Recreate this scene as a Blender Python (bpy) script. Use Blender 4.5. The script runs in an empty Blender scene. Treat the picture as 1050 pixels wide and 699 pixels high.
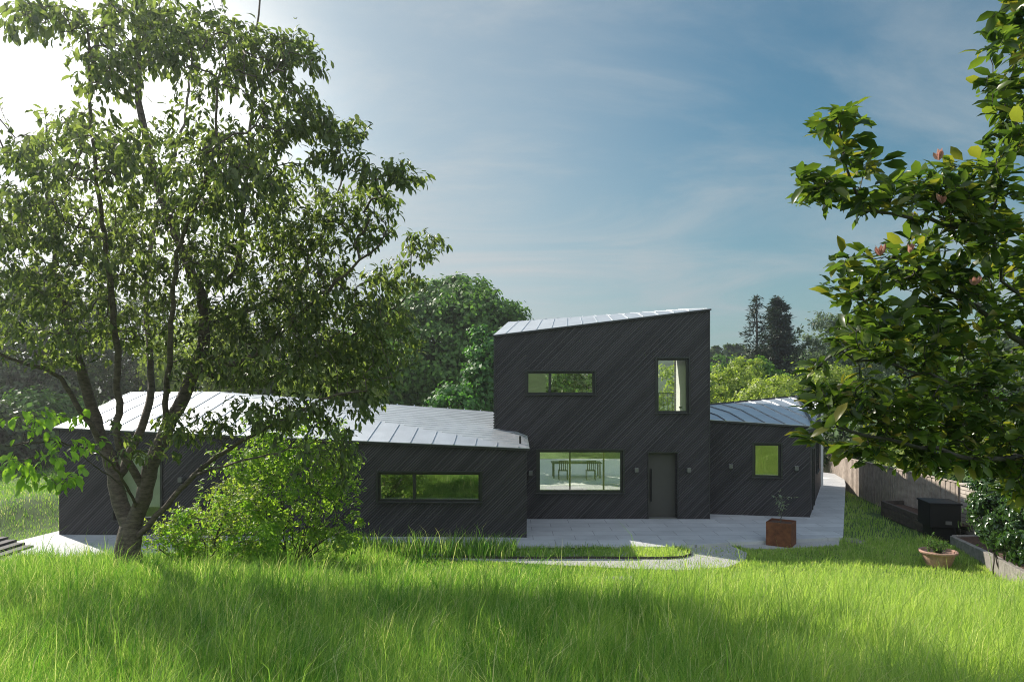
import bpy, bmesh, math, random
import numpy as np
from mathutils import Vector, Matrix, Quaternion
random.seed(7)
rng = np.random.default_rng(11)
C = bpy.context.scene.collection
F, CX, HY, H = 700.0, 525.0, 400.0, 4.2
R = math.radians

def at(x, y, d):
    """photo pixel at depth d (metres along +Y) -> world"""
    return np.array([(x - CX) / F * d, d, H - (y - HY) / F * d])

def atg(x, y, z=0.0):
    """photo pixel on the level z"""
    d = F * (H - z) / (y - HY)
    return np.array([(x - CX) / F * d, d, z])

# ------------------------------------------------------------------ materials
def new_mat(name):
    m = bpy.data.materials.new(name); m.use_nodes = True
    nt = m.node_tree; nt.nodes.clear()
    out = nt.nodes.new('ShaderNodeOutputMaterial')
    return m, nt, out

def N(nt, t, **kw):
    n = nt.nodes.new(t)
    for k, v in kw.items():
        if k.startswith('_'): setattr(n, k[1:], v)
        else: n.inputs[k.replace('_', ' ')].default_value = v
    return n

def mat_plain(name, col, rough=0.6, metal=0.0, var=0.25, scale=3.0, bump=0.0, bscale=40.0, spec=0.5, col2=None):
    m, nt, out = new_mat(name); L = nt.links.new
    p = N(nt, 'ShaderNodeBsdfPrincipled', Roughness=rough, Metallic=metal)
    p.inputs['Specular IOR Level'].default_value = spec
    tc = N(nt, 'ShaderNodeTexCoord'); no = N(nt, 'ShaderNodeTexNoise', Scale=scale, Detail=6.0, Roughness=0.6)
    L(tc.outputs['Object'], no.inputs['Vector'])
    rmp = N(nt, 'ShaderNodeValToRGB'); e = rmp.color_ramp.elements
    c2 = col2 if col2 else [c * (1 + var) for c in col]
    e[0].position = 0.3; e[1].position = 0.7
    e[0].color = (*[c * (1 - var) for c in col], 1) if not col2 else (*col, 1)
    e[1].color = (*c2, 1)
    L(no.outputs['Fac'], rmp.inputs['Fac']); L(rmp.outputs['Color'], p.inputs['Base Color'])
    if bump:
        n2 = N(nt, 'ShaderNodeTexNoise', Scale=bscale, Detail=5.0); L(tc.outputs['Object'], n2.inputs['Vector'])
        b = N(nt, 'ShaderNodeBump', Strength=bump, Distance=0.02); L(n2.outputs['Fac'], b.inputs['Height']); L(b.outputs['Normal'], p.inputs['Normal'])
    L(p.outputs['BSDF'], out.inputs['Surface'])
    return m

def mat_leaf(name, c0, c1, trans=0.45, rough=0.45, tcol=None, spec=0.4, c2=None):
    m, nt, out = new_mat(name); L = nt.links.new
    at_ = N(nt, 'ShaderNodeAttribute', _attribute_name='rnd')
    rmp = N(nt, 'ShaderNodeValToRGB'); e = rmp.color_ramp.elements
    e[0].color = (*c0, 1); e[1].color = (*c1, 1)
    if c2:
        e[1].position = 0.85; x = rmp.color_ramp.elements.new(1.0); x.color = (*c2, 1)
    L(at_.outputs['Fac'], rmp.inputs['Fac'])
    p = N(nt, 'ShaderNodeBsdfPrincipled', Roughness=rough); p.inputs['Specular IOR Level'].default_value = spec
    L(rmp.outputs['Color'], p.inputs['Base Color'])
    t = N(nt, 'ShaderNodeBsdfTranslucent')
    mx = N(nt, 'ShaderNodeMix', _data_type='RGBA', _blend_type='MULTIPLY'); mx.inputs[0].default_value = 1.0
    tc = tcol or (2.0, 2.2, 0.9)
    mx.inputs[7].default_value = (*tc, 1); L(rmp.outputs['Color'], mx.inputs[6]); L(mx.outputs[2], t.inputs['Color'])
    ms = N(nt, 'ShaderNodeMixShader'); ms.inputs[0].default_value = trans
    L(p.outputs['BSDF'], ms.inputs[1]); L(t.outputs['BSDF'], ms.inputs[2]); L(ms.outputs[0], out.inputs['Surface'])
    return m

def mat_cladding():
    m, nt, out = new_mat('black_timber_boards'); L = nt.links.new
    tc = N(nt, 'ShaderNodeTexCoord'); sp = N(nt, 'ShaderNodeSeparateXYZ'); L(tc.outputs['Object'], sp.inputs[0])
    sb = N(nt, 'ShaderNodeMath', _operation='SUBTRACT'); L(sp.outputs['X'], sb.inputs[0]); L(sp.outputs['Z'], sb.inputs[1])
    sc = N(nt, 'ShaderNodeMath', _operation='MULTIPLY'); L(sb.outputs[0], sc.inputs[0]); sc.inputs[1].default_value = 1 / 0.088
    fr = N(nt, 'ShaderNodeMath', _operation='FRACT'); L(sc.outputs[0], fr.inputs[0])
    fl = N(nt, 'ShaderNodeMath', _operation='FLOOR'); L(sc.outputs[0], fl.inputs[0])
    gr = N(nt, 'ShaderNodeValToRGB'); e = gr.color_ramp.elements
    e[0].position = 0.0; e[0].color = (0, 0, 0, 1); e[1].position = 0.12; e[1].color = (1, 1, 1, 1)
    x = gr.color_ramp.elements.new(0.72); x.color = (1, 1, 1, 1)
    x = gr.color_ramp.elements.new(0.80); x.color = (0, 0, 0, 1)
    L(fr.outputs[0], gr.inputs['Fac'])
    wn = N(nt, 'ShaderNodeTexWhiteNoise', _noise_dimensions='1D'); L(fl.outputs[0], wn.inputs['W'])
    no = N(nt, 'ShaderNodeTexNoise', Scale=1.3, Detail=5.0, Roughness=0.6); L(tc.outputs['Object'], no.inputs['Vector'])
    ad = N(nt, 'ShaderNodeMath', _operation='ADD'); L(wn.outputs['Value'], ad.inputs[0]); L(no.outputs['Fac'], ad.inputs[1])
    ml = N(nt, 'ShaderNodeMath', _operation='MULTIPLY'); L(ad.outputs[0], ml.inputs[0]); ml.inputs[1].default_value = 0.5
    cr = N(nt, 'ShaderNodeValToRGB'); cr.color_ramp.elements[0].position = 0.2; cr.color_ramp.elements[1].position = 0.8
    cr.color_ramp.elements[0].color = (0.034, 0.031, 0.034, 1); cr.color_ramp.elements[1].color = (0.082, 0.075, 0.080, 1)
    L(ml.outputs[0], cr.inputs['Fac'])
    mx = N(nt, 'ShaderNodeMix', _data_type='RGBA'); L(gr.outputs['Color'], mx.inputs[0]); mx.inputs[6].default_value = (0.015, 0.014, 0.016, 1)
    L(cr.outputs['Color'], mx.inputs[7])
    p = N(nt, 'ShaderNodeBsdfPrincipled', Roughness=0.62); p.inputs['Specular IOR Level'].default_value = 0.3
    L(mx.outputs[2], p.inputs['Base Color'])
    b = N(nt, 'ShaderNodeBump', Strength=0.8, Distance=0.02); L(gr.outputs['Color'], b.inputs['Height']); L(b.outputs['Normal'], p.inputs['Normal'])
    L(p.outputs['BSDF'], out.inputs['Surface'])
    return m

def mat_glass(refl=.30, name='window_glass'):
    m, nt, out = new_mat(name); L = nt.links.new
    t = N(nt, 'ShaderNodeBsdfTransparent'); t.inputs[0].default_value = (0.86, 0.92, 0.86, 1)
    g = N(nt, 'ShaderNodeBsdfGlossy', Roughness=0.012); g.inputs[0].default_value = (0.92, 0.94, 0.90, 1)
    no = N(nt, 'ShaderNodeTexNoise', Scale=0.9, Detail=1.0); tc = N(nt, 'ShaderNodeTexCoord'); L(tc.outputs['Object'], no.inputs['Vector'])
    b = N(nt, 'ShaderNodeBump', Strength=0.15, Distance=0.02); L(no.outputs['Fac'], b.inputs['Height']); L(b.outputs['Normal'], g.inputs['Normal'])
    lw = N(nt, 'ShaderNodeLayerWeight', Blend=0.35)
    mr = N(nt, 'ShaderNodeMapRange'); mr.inputs['To Min'].default_value = refl; mr.inputs['To Max'].default_value = 0.95
    L(lw.outputs['Fresnel'], mr.inputs['Value'])
    ms = N(nt, 'ShaderNodeMixShader'); L(mr.outputs[0], ms.inputs[0]); L(t.outputs[0], ms.inputs[1]); L(g.outputs[0], ms.inputs[2])
    L(ms.outputs[0], out.inputs['Surface'])
    return m

def mat_brick(name, c1, c2, mortar, bw, rh, msz=0.01, rough=0.8, off=0.5, swz=False, bump=0.3, var=0.5):
    m, nt, out = new_mat(name); L = nt.links.new
    tc = N(nt, 'ShaderNodeTexCoord'); vec = tc.outputs['Object']
    if swz:
        sp = N(nt, 'ShaderNodeSeparateXYZ'); L(vec, sp.inputs[0]); cb = N(nt, 'ShaderNodeCombineXYZ')
        ad = N(nt, 'ShaderNodeMath', _operation='ADD'); L(sp.outputs['X'], ad.inputs[0]); L(sp.outputs['Y'], ad.inputs[1])
        L(ad.outputs[0], cb.inputs['X']); L(sp.outputs['Z'], cb.inputs['Y']); vec = cb.outputs[0]
    br = N(nt, 'ShaderNodeTexBrick', Scale=1.0); br.offset = off
    br.inputs['Color1'].default_value = (*c1, 1); br.inputs['Color2'].default_value = (*c2, 1); br.inputs['Mortar'].default_value = (*mortar, 1)
    br.inputs['Mortar Size'].default_value = msz; br.inputs['Brick Width'].default_value = bw; br.inputs['Row Height'].default_value = rh
    L(vec, br.inputs['Vector'])
    no = N(nt, 'ShaderNodeTexNoise', Scale=1.1, Detail=7.0, Roughness=0.65); L(tc.outputs['Object'], no.inputs['Vector'])
    mr = N(nt, 'ShaderNodeMapRange'); mr.inputs['From Min'].default_value = 0.3; mr.inputs['From Max'].default_value = 0.7
    mr.inputs['To Min'].default_value = 1 - var * 0.5; mr.inputs['To Max'].default_value = 1 + var * 0.3
    L(no.outputs['Fac'], mr.inputs['Value'])
    mx = N(nt, 'ShaderNodeVectorMath', _operation='SCALE'); L(br.outputs['Color'], mx.inputs[0]); L(mr.outputs[0], mx.inputs['Scale'])
    p = N(nt, 'ShaderNodeBsdfPrincipled', Roughness=rough); L(mx.outputs[0], p.inputs['Base Color'])
    iv = N(nt, 'ShaderNodeMath', _operation='SUBTRACT'); iv.inputs[0].default_value = 1; L(br.outputs['Fac'], iv.inputs[1])
    b = N(nt, 'ShaderNodeBump', Strength=bump, Distance=0.02); L(iv.outputs[0], b.inputs['Height']); L(b.outputs['Normal'], p.inputs['Normal'])
    L(p.outputs['BSDF'], out.inputs['Surface'])
    return m

def mat_bark(name, c0, c1, scale=9):
    m, nt, out = new_mat(name); L = nt.links.new
    tc = N(nt, 'ShaderNodeTexCoord'); mp = N(nt, 'ShaderNodeMapping'); mp.inputs['Scale'].default_value = (1, 1, 2.6)
    L(tc.outputs['Object'], mp.inputs[0])
    no = N(nt, 'ShaderNodeTexNoise', Scale=scale, Detail=8.0, Roughness=0.7); L(mp.outputs[0], no.inputs['Vector'])
    rmp = N(nt, 'ShaderNodeValToRGB'); e = rmp.color_ramp.elements; e[0].position = 0.35; e[1].position = 0.68
    e[0].color = (*c0, 1); e[1].color = (*c1, 1); L(no.outputs['Fac'], rmp.inputs['Fac'])
    p = N(nt, 'ShaderNodeBsdfPrincipled', Roughness=0.8); L(rmp.outputs['Color'], p.inputs['Base Color'])
    b = N(nt, 'ShaderNodeBump', Strength=0.9, Distance=0.03); L(no.outputs['Fac'], b.inputs['Height']); L(b.outputs['Normal'], p.inputs['Normal'])
    L(p.outputs['BSDF'], out.inputs['Surface'])
    return m

M = {}
M['clad'] = mat_cladding()
M['glass'] = mat_glass(.16); M['glass2'] = mat_glass(.34, 'coated_glass'); M['glass3'] = mat_glass(.55, 'mirror_coated_glass')
M['trim'] = mat_plain('black_metal_trim', (0.028, 0.028, 0.029), 0.45, 0.0, 0.2)
M['frame'] = mat_plain('dark_window_frame', (0.022, 0.024, 0.023), 0.4, 0.0, 0.15)
M['door'] = mat_plain('bronze_grey_door', (0.055, 0.051, 0.048), 0.5, 0.0, 0.12, 1.5)
M['zinc'] = mat_plain('pale_zinc_roof', (0.64, 0.66, 0.69), 0.45, 0.9, 0.10, 1.2, 0.12, 6.0)
M['white'] = mat_plain('white_plaster', (0.75, 0.75, 0.72), 0.7, 0, 0.03)
M['lampgrey'] = mat_plain('grey_lamp_metal', (0.16, 0.16, 0.155), 0.4, 0.3, 0.1)
M['patio'] = mat_brick('grey_porcelain_pavers', (0.46, 0.465, 0.48), (0.54, 0.545, 0.555), (0.25, 0.25, 0.26), 1.2, 0.6, 0.010, 0.6, 0.5, bump=0.1, var=0.35)
M['gravel'] = mat_plain('pale_gravel', (0.42, 0.41, 0.40), 0.9, 0, 0.4, 45, 0.9, 60)
M['soil'] = mat_plain('brown_bark_mulch', (0.085, 0.045, 0.03), 0.95, 0, 0.6, 30, 1.0, 50)
M['ground'] = mat_plain('meadow_earth', (0.06, 0.11, 0.02), 0.95, 0, 0.4, 1.2, 0.8, 25)
M['corten'] = mat_plain('rusty_weathered_steel', (0.085, 0.026, 0.013), 0.8, 0.0, 0.4, 6, 0.3, 60, col2=(0.21, 0.075, 0.03))
M['terracotta'] = mat_plain('pale_terracotta', (0.42, 0.25, 0.19), 0.8, 0, 0.25, 9, 0.3, 50)
M['fence'] = mat_plain('weathered_fence_boards', (0.36, 0.30, 0.255), 0.85, 0, 0.35, 4, 0.3, 40)
M['sleeper'] = mat_plain('dark_timber_sleeper', (0.07, 0.055, 0.045), 0.85, 0, 0.4, 6, 0.4, 40)
M['kerb'] = mat_plain('grey_concrete_kerb', (0.24, 0.22, 0.20), 0.85, 0, 0.3, 7, 0.3, 60)
M['black'] = mat_plain('black_plastic', (0.008, 0.008, 0.008), 0.6, 0, 0.2, spec=0.25)
M['stonewall'] = mat_brick('pale_stone_courses', (0.55, 0.49, 0.43), (0.45, 0.39, 0.34), (0.18, 0.15, 0.13), 0.6, 0.115, 0.012, 0.85, 0.5, True, 0.8)
M['step'] = mat_plain('dark_step_timber', (0.06, 0.058, 0.058), 0.8, 0, 0.3, 8)
M['edging'] = mat_plain('rusted_edging', (0.05, 0.04, 0.032), 0.8, 0, 0.3, 8)
M['cherrybark'] = mat_bark('cherry_bark', (0.05, 0.037, 0.028), (0.18, 0.14, 0.11), 8)
M['magbark'] = mat_bark('magnolia_bark', (0.05, 0.045, 0.038), (0.13, 0.12, 0.10), 12)
M['darkbark'] = mat_bark('dark_bark', (0.03, 0.025, 0.02), (0.09, 0.075, 0.06), 3)
M['cherryleaf'] = mat_leaf('cherry_leaves', (0.05, 0.078, 0.028), (0.17, 0.20, 0.08), 0.54, 0.36)
M['magleaf'] = mat_leaf('magnolia_leaves', (0.026, 0.055, 0.014), (0.11, 0.155, 0.03), 0.46, 0.30, c2=(0.22, 0.19, 0.04))
M['shrubleaf'] = mat_leaf('bright_shrub_leaves', (0.10, 0.18, 0.03), (0.26, 0.36, 0.06), 0.5, 0.5, c2=(0.42, 0.46, 0.14))
M['limeleaf'] = mat_leaf('lime_leaves', (0.13, 0.24, 0.03), (0.26, 0.40, 0.06), 0.5, 0.5)
M['darkleaf'] = mat_leaf('dark_evergreen_leaves', (0.025, 0.045, 0.018), (0.08, 0.12, 0.045), 0.3, 0.5)
M['woodleaf'] = mat_leaf('woodland_leaves', (0.04, 0.095, 0.02), (0.14, 0.25, 0.05), 0.4, 0.5)
M['ivyleaf'] = mat_leaf('green_climber_leaves', (0.04, 0.11, 0.03), (0.09, 0.22, 0.05), 0.4, 0.5)
M['paleleaf'] = mat_leaf('greyish_leaves', (0.06, 0.09, 0.05), (0.16, 0.20, 0.13), 0.35, 0.5)
M['yellowleaf'] = mat_leaf('yellow_green_leaves', (0.13, 0.19, 0.035), (0.34, 0.38, 0.09), 0.45, 0.5)
M['coniferleaf'] = mat_leaf('conifer_needles', (0.012, 0.022, 0.014), (0.03, 0.05, 0.026), 0.15, 0.6)
M['laurelleaf'] = mat_leaf('glossy_laurel_leaves', (0.02, 0.05, 0.012), (0.06, 0.12, 0.03), 0.3, 0.25, spec=0.7)
M['oliveleaf'] = mat_leaf('silver_olive_leaves', (0.16, 0.20, 0.15), (0.30, 0.34, 0.27), 0.3, 0.5)
M['grassblade'] = mat_leaf('meadow_grass', (0.045, 0.20, 0.012), (0.47, 0.59, 0.155), 0.52, 0.5, (1.4, 1.45, 0.85), spec=0.35, c2=(0.60, 0.58, 0.34))
M['petal'] = mat_leaf('pink_petals', (0.42, 0.20, 0.15), (0.55, 0.33, 0.27), 0.4, 0.5, (1.2, 1, 1))
M['hill'] = mat_plain('wooded_hill', (0.045, 0.07, 0.03), 0.95, 0, 0.5, 0.25, 1.0, 0.8)

# ------------------------------------------------------------------ objects
WM = {}
def tag(o, label=None, cat=None, group=None, kind=None):
    if label: o['label'] = label
    if cat: o['category'] = cat
    if group: o['group'] = group
    if kind: o['kind'] = kind
    return o

def link(o, parent=None, mw=None):
    C.objects.link(o)
    mw = mw or Matrix.Identity(4)
    WM[o.name] = mw
    if parent is not None:
        o.parent = parent; o.matrix_parent_inverse = WM[parent.name].inverted()
    o.matrix_basis = mw
    return o

def thing(name, loc, label, cat, group=None):
    o = bpy.data.objects.new(name, None); o.empty_display_size = 0.3
    link(o, None, Matrix.Translation(Vector([float(v) for v in loc])))
    return tag(o, label, cat, group)

class MB:
    def __init__(s): s.v = []; s.f = []
    def poly(s, pts):
        i = len(s.v); s.v += [tuple(float(c) for c in p) for p in pts]; s.f.append(list(range(i, i + len(pts))))
    def box(s, x0, x1, y0, y1, z0, z1):
        s.hexa([(x0, y0, z0), (x1, y0, z0), (x1, y1, z0), (x0, y1, z0), (x0, y0, z1), (x1, y0, z1), (x1, y1, z1), (x0, y1, z1)])
    def hexa(s, p):
        i = len(s.v); s.v += [tuple(float(c) for c in q) for q in p]
        for f in ((0, 3, 2, 1), (4, 5, 6, 7), (0, 1, 5, 4), (1, 2, 6, 5), (2, 3, 7, 6), (3, 0, 4, 7)): s.f.append([i + k for k in f])
    def prism(s, poly, z0, z1):
        n = len(poly); i = len(s.v)
        s.v += [(float(p[0]), float(p[1]), float(z0)) for p in poly] + [(float(p[0]), float(p[1]), float(z1)) for p in poly]
        s.f.append([i + k for k in reversed(range(n))]); s.f.append([i + n + k for k in range(n)])
        for k in range(n): s.f.append([i + k, i + (k + 1) % n, i + n + (k + 1) % n, i + n + k])
    def beam(s, a, b, w, h, up=(0, 0, 1)):
        a = Vector([float(c) for c in a]); b = Vector([float(c) for c in b]); d = (b - a).normalized(); u = Vector(up)
        sd = d.cross(u).normalized() * (w / 2); uu = sd.cross(d).normalized() * h
        s.hexa([a - sd, a + sd, b + sd, b - sd, a - sd + uu, a + sd + uu, b + sd + uu, b - sd + uu])
    def lathe(s, prof, seg=24, c=(0, 0, 0)):
        i = len(s.v)
        for r, z in prof:
            for k in range(seg):
                a = 2 * math.pi * k / seg; s.v.append((c[0] + r * math.cos(a), c[1] + r * math.sin(a), c[2] + z))
        for j in range(len(prof) - 1):
            for k in range(seg):
                s.f.append([i + j * seg + k, i + j * seg + (k + 1) % seg, i + (j + 1) * seg + (k + 1) % seg, i + (j + 1) * seg + k])
        s.f.append([i + k for k in reversed(range(seg))])
    def build(s, name, mat, parent=None, mw=None, bevel=0, smooth=False):
        me = bpy.data.meshes.new(name); me.from_pydata(s.v, [], s.f); me.update()
        bm = bmesh.new(); bm.from_mesh(me); bmesh.ops.recalc_face_normals(bm, faces=bm.faces); bm.to_mesh(me); bm.free()
        me.materials.append(mat)
        if smooth: me.shade_smooth()
        o = bpy.data.objects.new(name, me); link(o, parent, mw)
        if bevel:
            b = o.modifiers.new('bevel', 'BEVEL'); b.width = bevel; b.segments = 2; b.limit_method = 'ANGLE'
        return o

def np_mesh(name, V, tmpl_faces, nper, count, mat, rnd=None, parent=None, smooth=False, mw=None):
    """count copies of a template; V is (count*nper,3)"""
    me = bpy.data.meshes.new(name)
    tl = np.concatenate([np.array(f) for f in tmpl_faces]); ft = np.array([len(f) for f in tmpl_faces])
    offs = np.arange(count)[:, None] * nper
    loops = (tl[None, :] + offs).ravel().astype(np.int32)
    tot = np.tile(ft, count).astype(np.int32)
    start = np.concatenate([[0], np.cumsum(tot)[:-1]]).astype(np.int32)
    me.vertices.add(len(V)); me.vertices.foreach_set('co', V.astype(np.float32).ravel())
    me.loops.add(len(loops)); me.loops.foreach_set('vertex_index', loops)
    me.polygons.add(len(tot)); me.polygons.foreach_set('loop_start', start); me.polygons.foreach_set('loop_total', tot)
    if rnd is not None:
        a = me.attributes.new('rnd', 'FLOAT', 'POINT'); a.data.foreach_set('value', np.repeat(rnd, nper).astype(np.float32))
    me.update(calc_edges=True)
    if smooth: me.polygons.foreach_set('use_smooth', np.ones(len(tot), bool))
    me.materials.append(mat)
    o = bpy.data.objects.new(name, me); link(o, parent, mw)
    return o

LEAF8 = [(0, 5, 6), (0, 6, 1), (6, 5, 4, 7), (1, 6, 7, 2), (7, 4, 3), (2, 7, 3)]
LEAF4 = [(0, 1, 2, 3)]
def nrm(a): return a / np.maximum(np.linalg.norm(a, axis=-1, keepdims=True), 1e-9)

def leaf_verts(P, D, U, L, W, curl=0.15, fold=0.18, simple=False):
    """leaf base P, axis D, up hint U, length L, width W"""
    D = nrm(D); S = nrm(np.cross(D, U)); Nn = np.cross(S, D)
    L = L[:, None]; W = W[:, None]
    if simple:
        V = np.stack([P, P + D * L * .45 + S * W * .5, P + D * L, P + D * L * .45 - S * W * .5], 1)
        return V.reshape(-1, 3)
    m1 = P + D * L * .36; m2 = P + D * L * .73 - Nn * L * curl * .35; tip = P + D * L - Nn * L * curl
    f = Nn * W * fold
    V = np.stack([P, m1 + S * W * .5 + f, m2 + S * W * .44 + f, tip, m2 - S * W * .44 + f, m1 - S * W * .5 + f, m1, m2], 1)
    return V.reshape(-1, 3)

# ------------------------------------------------------------------ terrain
def sstep(a, b, x):
    t = np.clip((x - a) / (b - a), 0, 1); return t * t * (3 - 2 * t)

def lownoise(x, y, s, seed):
    r = np.random.default_rng(seed); v = 0 * x
    for k in range(7):
        a = r.uniform(0, 6.28); f = r.uniform(0.6, 1.9) / s
        v = v + np.sin((x * math.cos(a) + y * math.sin(a)) * f * 6.28 + r.uniform(0, 6.28)) / 7 * 1.6
    return v

def terr(x, y):
    x = np.asarray(x, float); y = np.asarray(y, float)
    slope = 0.1625 * np.maximum(0, 16.2 - y)
    slope = np.where(y > 14.8, 0.1625 * (16.2 - np.minimum(y, 16.2)) ** 2 / (2 * 1.4) * 1.0 + 0, slope - 0.1625 * 0.7)
    slope = np.where(y < -15, 0.1625 * (16.2 + 15 - 0.7) + 0.22 * (-15 - y), slope)
    z = -0.13 + slope
    z = z + 0.30 * np.exp(-(((x + 7.2) / 3.2) ** 2 + ((y - 12.6) / 2.6) ** 2))
    # left bank above the steps
    z = z + 0.75 * sstep(-14.2, -16.5, x) * sstep(8, 16, y) * (1 - sstep(22, 30, y) * 0.6)
    # right side: lawn sinks away behind, bed rises
    z = z - 0.045 * np.maximum(0, y - 24) * sstep(11, 14, x) * (y < 60) - 1.6 * (y >= 60) * sstep(11, 14, x)
    z = z + 0.02 * lownoise(x, y, 3.0, 3) * sstep(17, 14, y)
    z = z + 0.00045 * np.maximum(0, y - 60) ** 1.5
    return z

def grid_axis(a, b, fa, fb, n, ext, m):
    core = np.linspace(fa, fb, n)
    lo = fa - np.geomspace(1, fa - a + 1, m)[1:] + 1; hi = fb + np.geomspace(1, b - fb + 1, m)[1:] - 1
    return np.concatenate([lo[::-1], core, hi])
gx = grid_axis(-600, 600, -24, 24, 121, 0, 22); gy = grid_axis(-120, 900, -4, 40, 111, 0, 22)
GX, GY = np.meshgrid(gx, gy); GZ = terr(GX, GY)
V = np.stack([GX, GY, GZ], -1).reshape(-1, 3); nx, ny = len(gx), len(gy)
fs = []
for j in range(ny - 1):
    for i in range(nx - 1): fs.append((j * nx + i, j * nx + i + 1, (j + 1) * nx + i + 1, (j + 1) * nx + i))
me = bpy.data.meshes.new('ground'); me.from_pydata(V.tolist(), [], fs); me.shade_smooth(); me.materials.append(M['ground'])
g = bpy.data.objects.new('ground', me); link(g); tag(g, kind='structure')

# wooded ridge far away
mb = MB(); xs = np.linspace(-520, 620, 80)
for i in range(79):
    for side in (0,):
        a, b = xs[i], xs[i + 1]
        ha = 12 + 5 * math.sin(a * .011 + 1) + 2.0 * math.sin(a * .05); hb = 12 + 5 * math.sin(b * .011 + 1) + 2.0 * math.sin(b * .05)
        mb.poly([(a, 250, -1), (b, 250, -1), (b, 330, hb + 8), (a, 330, ha + 8)])
        mb.poly([(a, 330, ha + 8), (b, 330, hb + 8), (b, 460, -1), (a, 460, -1)])
hh = mb.build('hill', M['hill'], smooth=True); tag(hh, kind='structure')

# ------------------------------------------------------------------ paving
patio_poly = [atg(11, 556)[:2], atg(30, 572)[:2], atg(130, 578)[:2], atg(345, 559)[:2], atg(541, 559)[:2], atg(684, 560)[:2], atg(745, 556)[:2],
              atg(864.5, 550.5)[:2], atg(867, 496)[:2], (16.5, 34), (12, 42), (-6, 42), (-6, 28.2), (-13.5, 28.2), (-13.45, 21.0)]
mb = MB(); mb.prism(patio_poly, -0.14, 0.0)
o = mb.build('patio', M['patio'], bevel=0.004); tag(o, kind='structure')
mb = MB(); mb.poly([(-5.5, 28.9, .004), (15.2, 32.5, .004), (13, 41.5, .004), (-5.5, 41.5, .004)])
o = mb.build('rear_terrace', M['white']); tag(o, kind='structure')
gravel_poly = [atg(684, 561, -.08)[:2], atg(745, 557, -.08)[:2], atg(766, 566, -.08)[:2], atg(764, 574, -.08)[:2], atg(745, 581, -.08)[:2], atg(700, 584, -.08)[:2],
               atg(640, 582, -.08)[:2], atg(560, 578, -.08)[:2], atg(480, 573, -.08)[:2], atg(400, 571, -.08)[:2], atg(400, 568, -.08)[:2], atg(541, 564, -.08)[:2]]
mb = MB(); mb.prism(gravel_poly, -0.25, -0.085)
o = mb.build('gravel_path', M['gravel']); tag(o, kind='structure')
def blob_poly(cx, cy, rx, ry, n=20, seed=0, p=2.0):
    r = np.random.default_rng(seed); out = []
    for k in range(n):
        a = 2 * math.pi * k / n; q = 1 + 0.08 * r.normal()
        out.append((cx + rx * q * math.copysign(abs(math.cos(a)) ** (2 / p), math.cos(a)), cy + ry * q * math.copysign(abs(math.sin(a)) ** (2 / p), math.sin(a))))
    return out
stone_c = atg(632, 591, 0.02)
stone_poly = blob_poly(stone_c[0], stone_c[1], 0.95, 0.42, 18, 4)
mb = MB(); i0 = len(mb.v)
mb.poly([(x, y, float(terr(x, y)) + 0.05) for x, y in stone_poly])
o = mb.build('stepping_stone', M['kerb']); tag(o, 'flat pale grey stone patch lying in the meadow before the gravel path', 'stepping stone')
gs_poly = [atg(750, 558, -.1)[:2], atg(800, 556.5, -.1)[:2], atg(862, 553.5, -.1)[:2], atg(860, 559, -.1)[:2], atg(800, 563, -.1)[:2], atg(765, 562, -.1)[:2]]
mb = MB(); mb.prism(gs_poly, -0.25, -0.09)
o = mb.build('gravel_strip', M['gravel']); tag(o, kind='structure')
# drain cover beside the patio corner
cc = atg(876, 555, -.1)
mb = MB(); mb.lathe([(0.30, 0), (0.30, 0.05), (0.27, 0.07), (0.0, 0.075)], 20, (cc[0], cc[1], float(terr(cc[0], cc[1])) + 0.01))
o = mb.build('drain_cover', M['kerb'], smooth=False); tag(o, 'round grey drain cover in the lawn by the patio corner', 'drain cover')
# island edging (curved strips)
def curve_strip(pts, z0, z1, w=0.03):
    m = MB()
    for a, b in zip(pts[:-1], pts[1:]):
        m.beam((a[0], a[1], z0), (b[0], b[1], z0), w, z1 - z0)
    return m
isl = [atg(470, 566, -.08)] + [atg(x, y, -.08) for x, y in ((520, 564.5), (560, 563.5), (600, 563), (650, 562), (684, 561.5), (700, 563), (708, 566), (708, 569), (700, 571.5), (684, 572.5), (640, 572.5), (600, 572), (560, 572.5), (500, 572), (440, 571))]
o = curve_strip(isl, -0.16, -0.03, 0.03).build('lawn_edging', M['edging']); tag(o, 'thin rusty metal edging curving round the narrow grass strip before the patio', 'edging')

# ------------------------------------------------------------------ the house
house = thing('black_house', (0, 22, 0), 'black timber clad house with two storey centre block, low wings and pale metal roofs', 'house')

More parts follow.
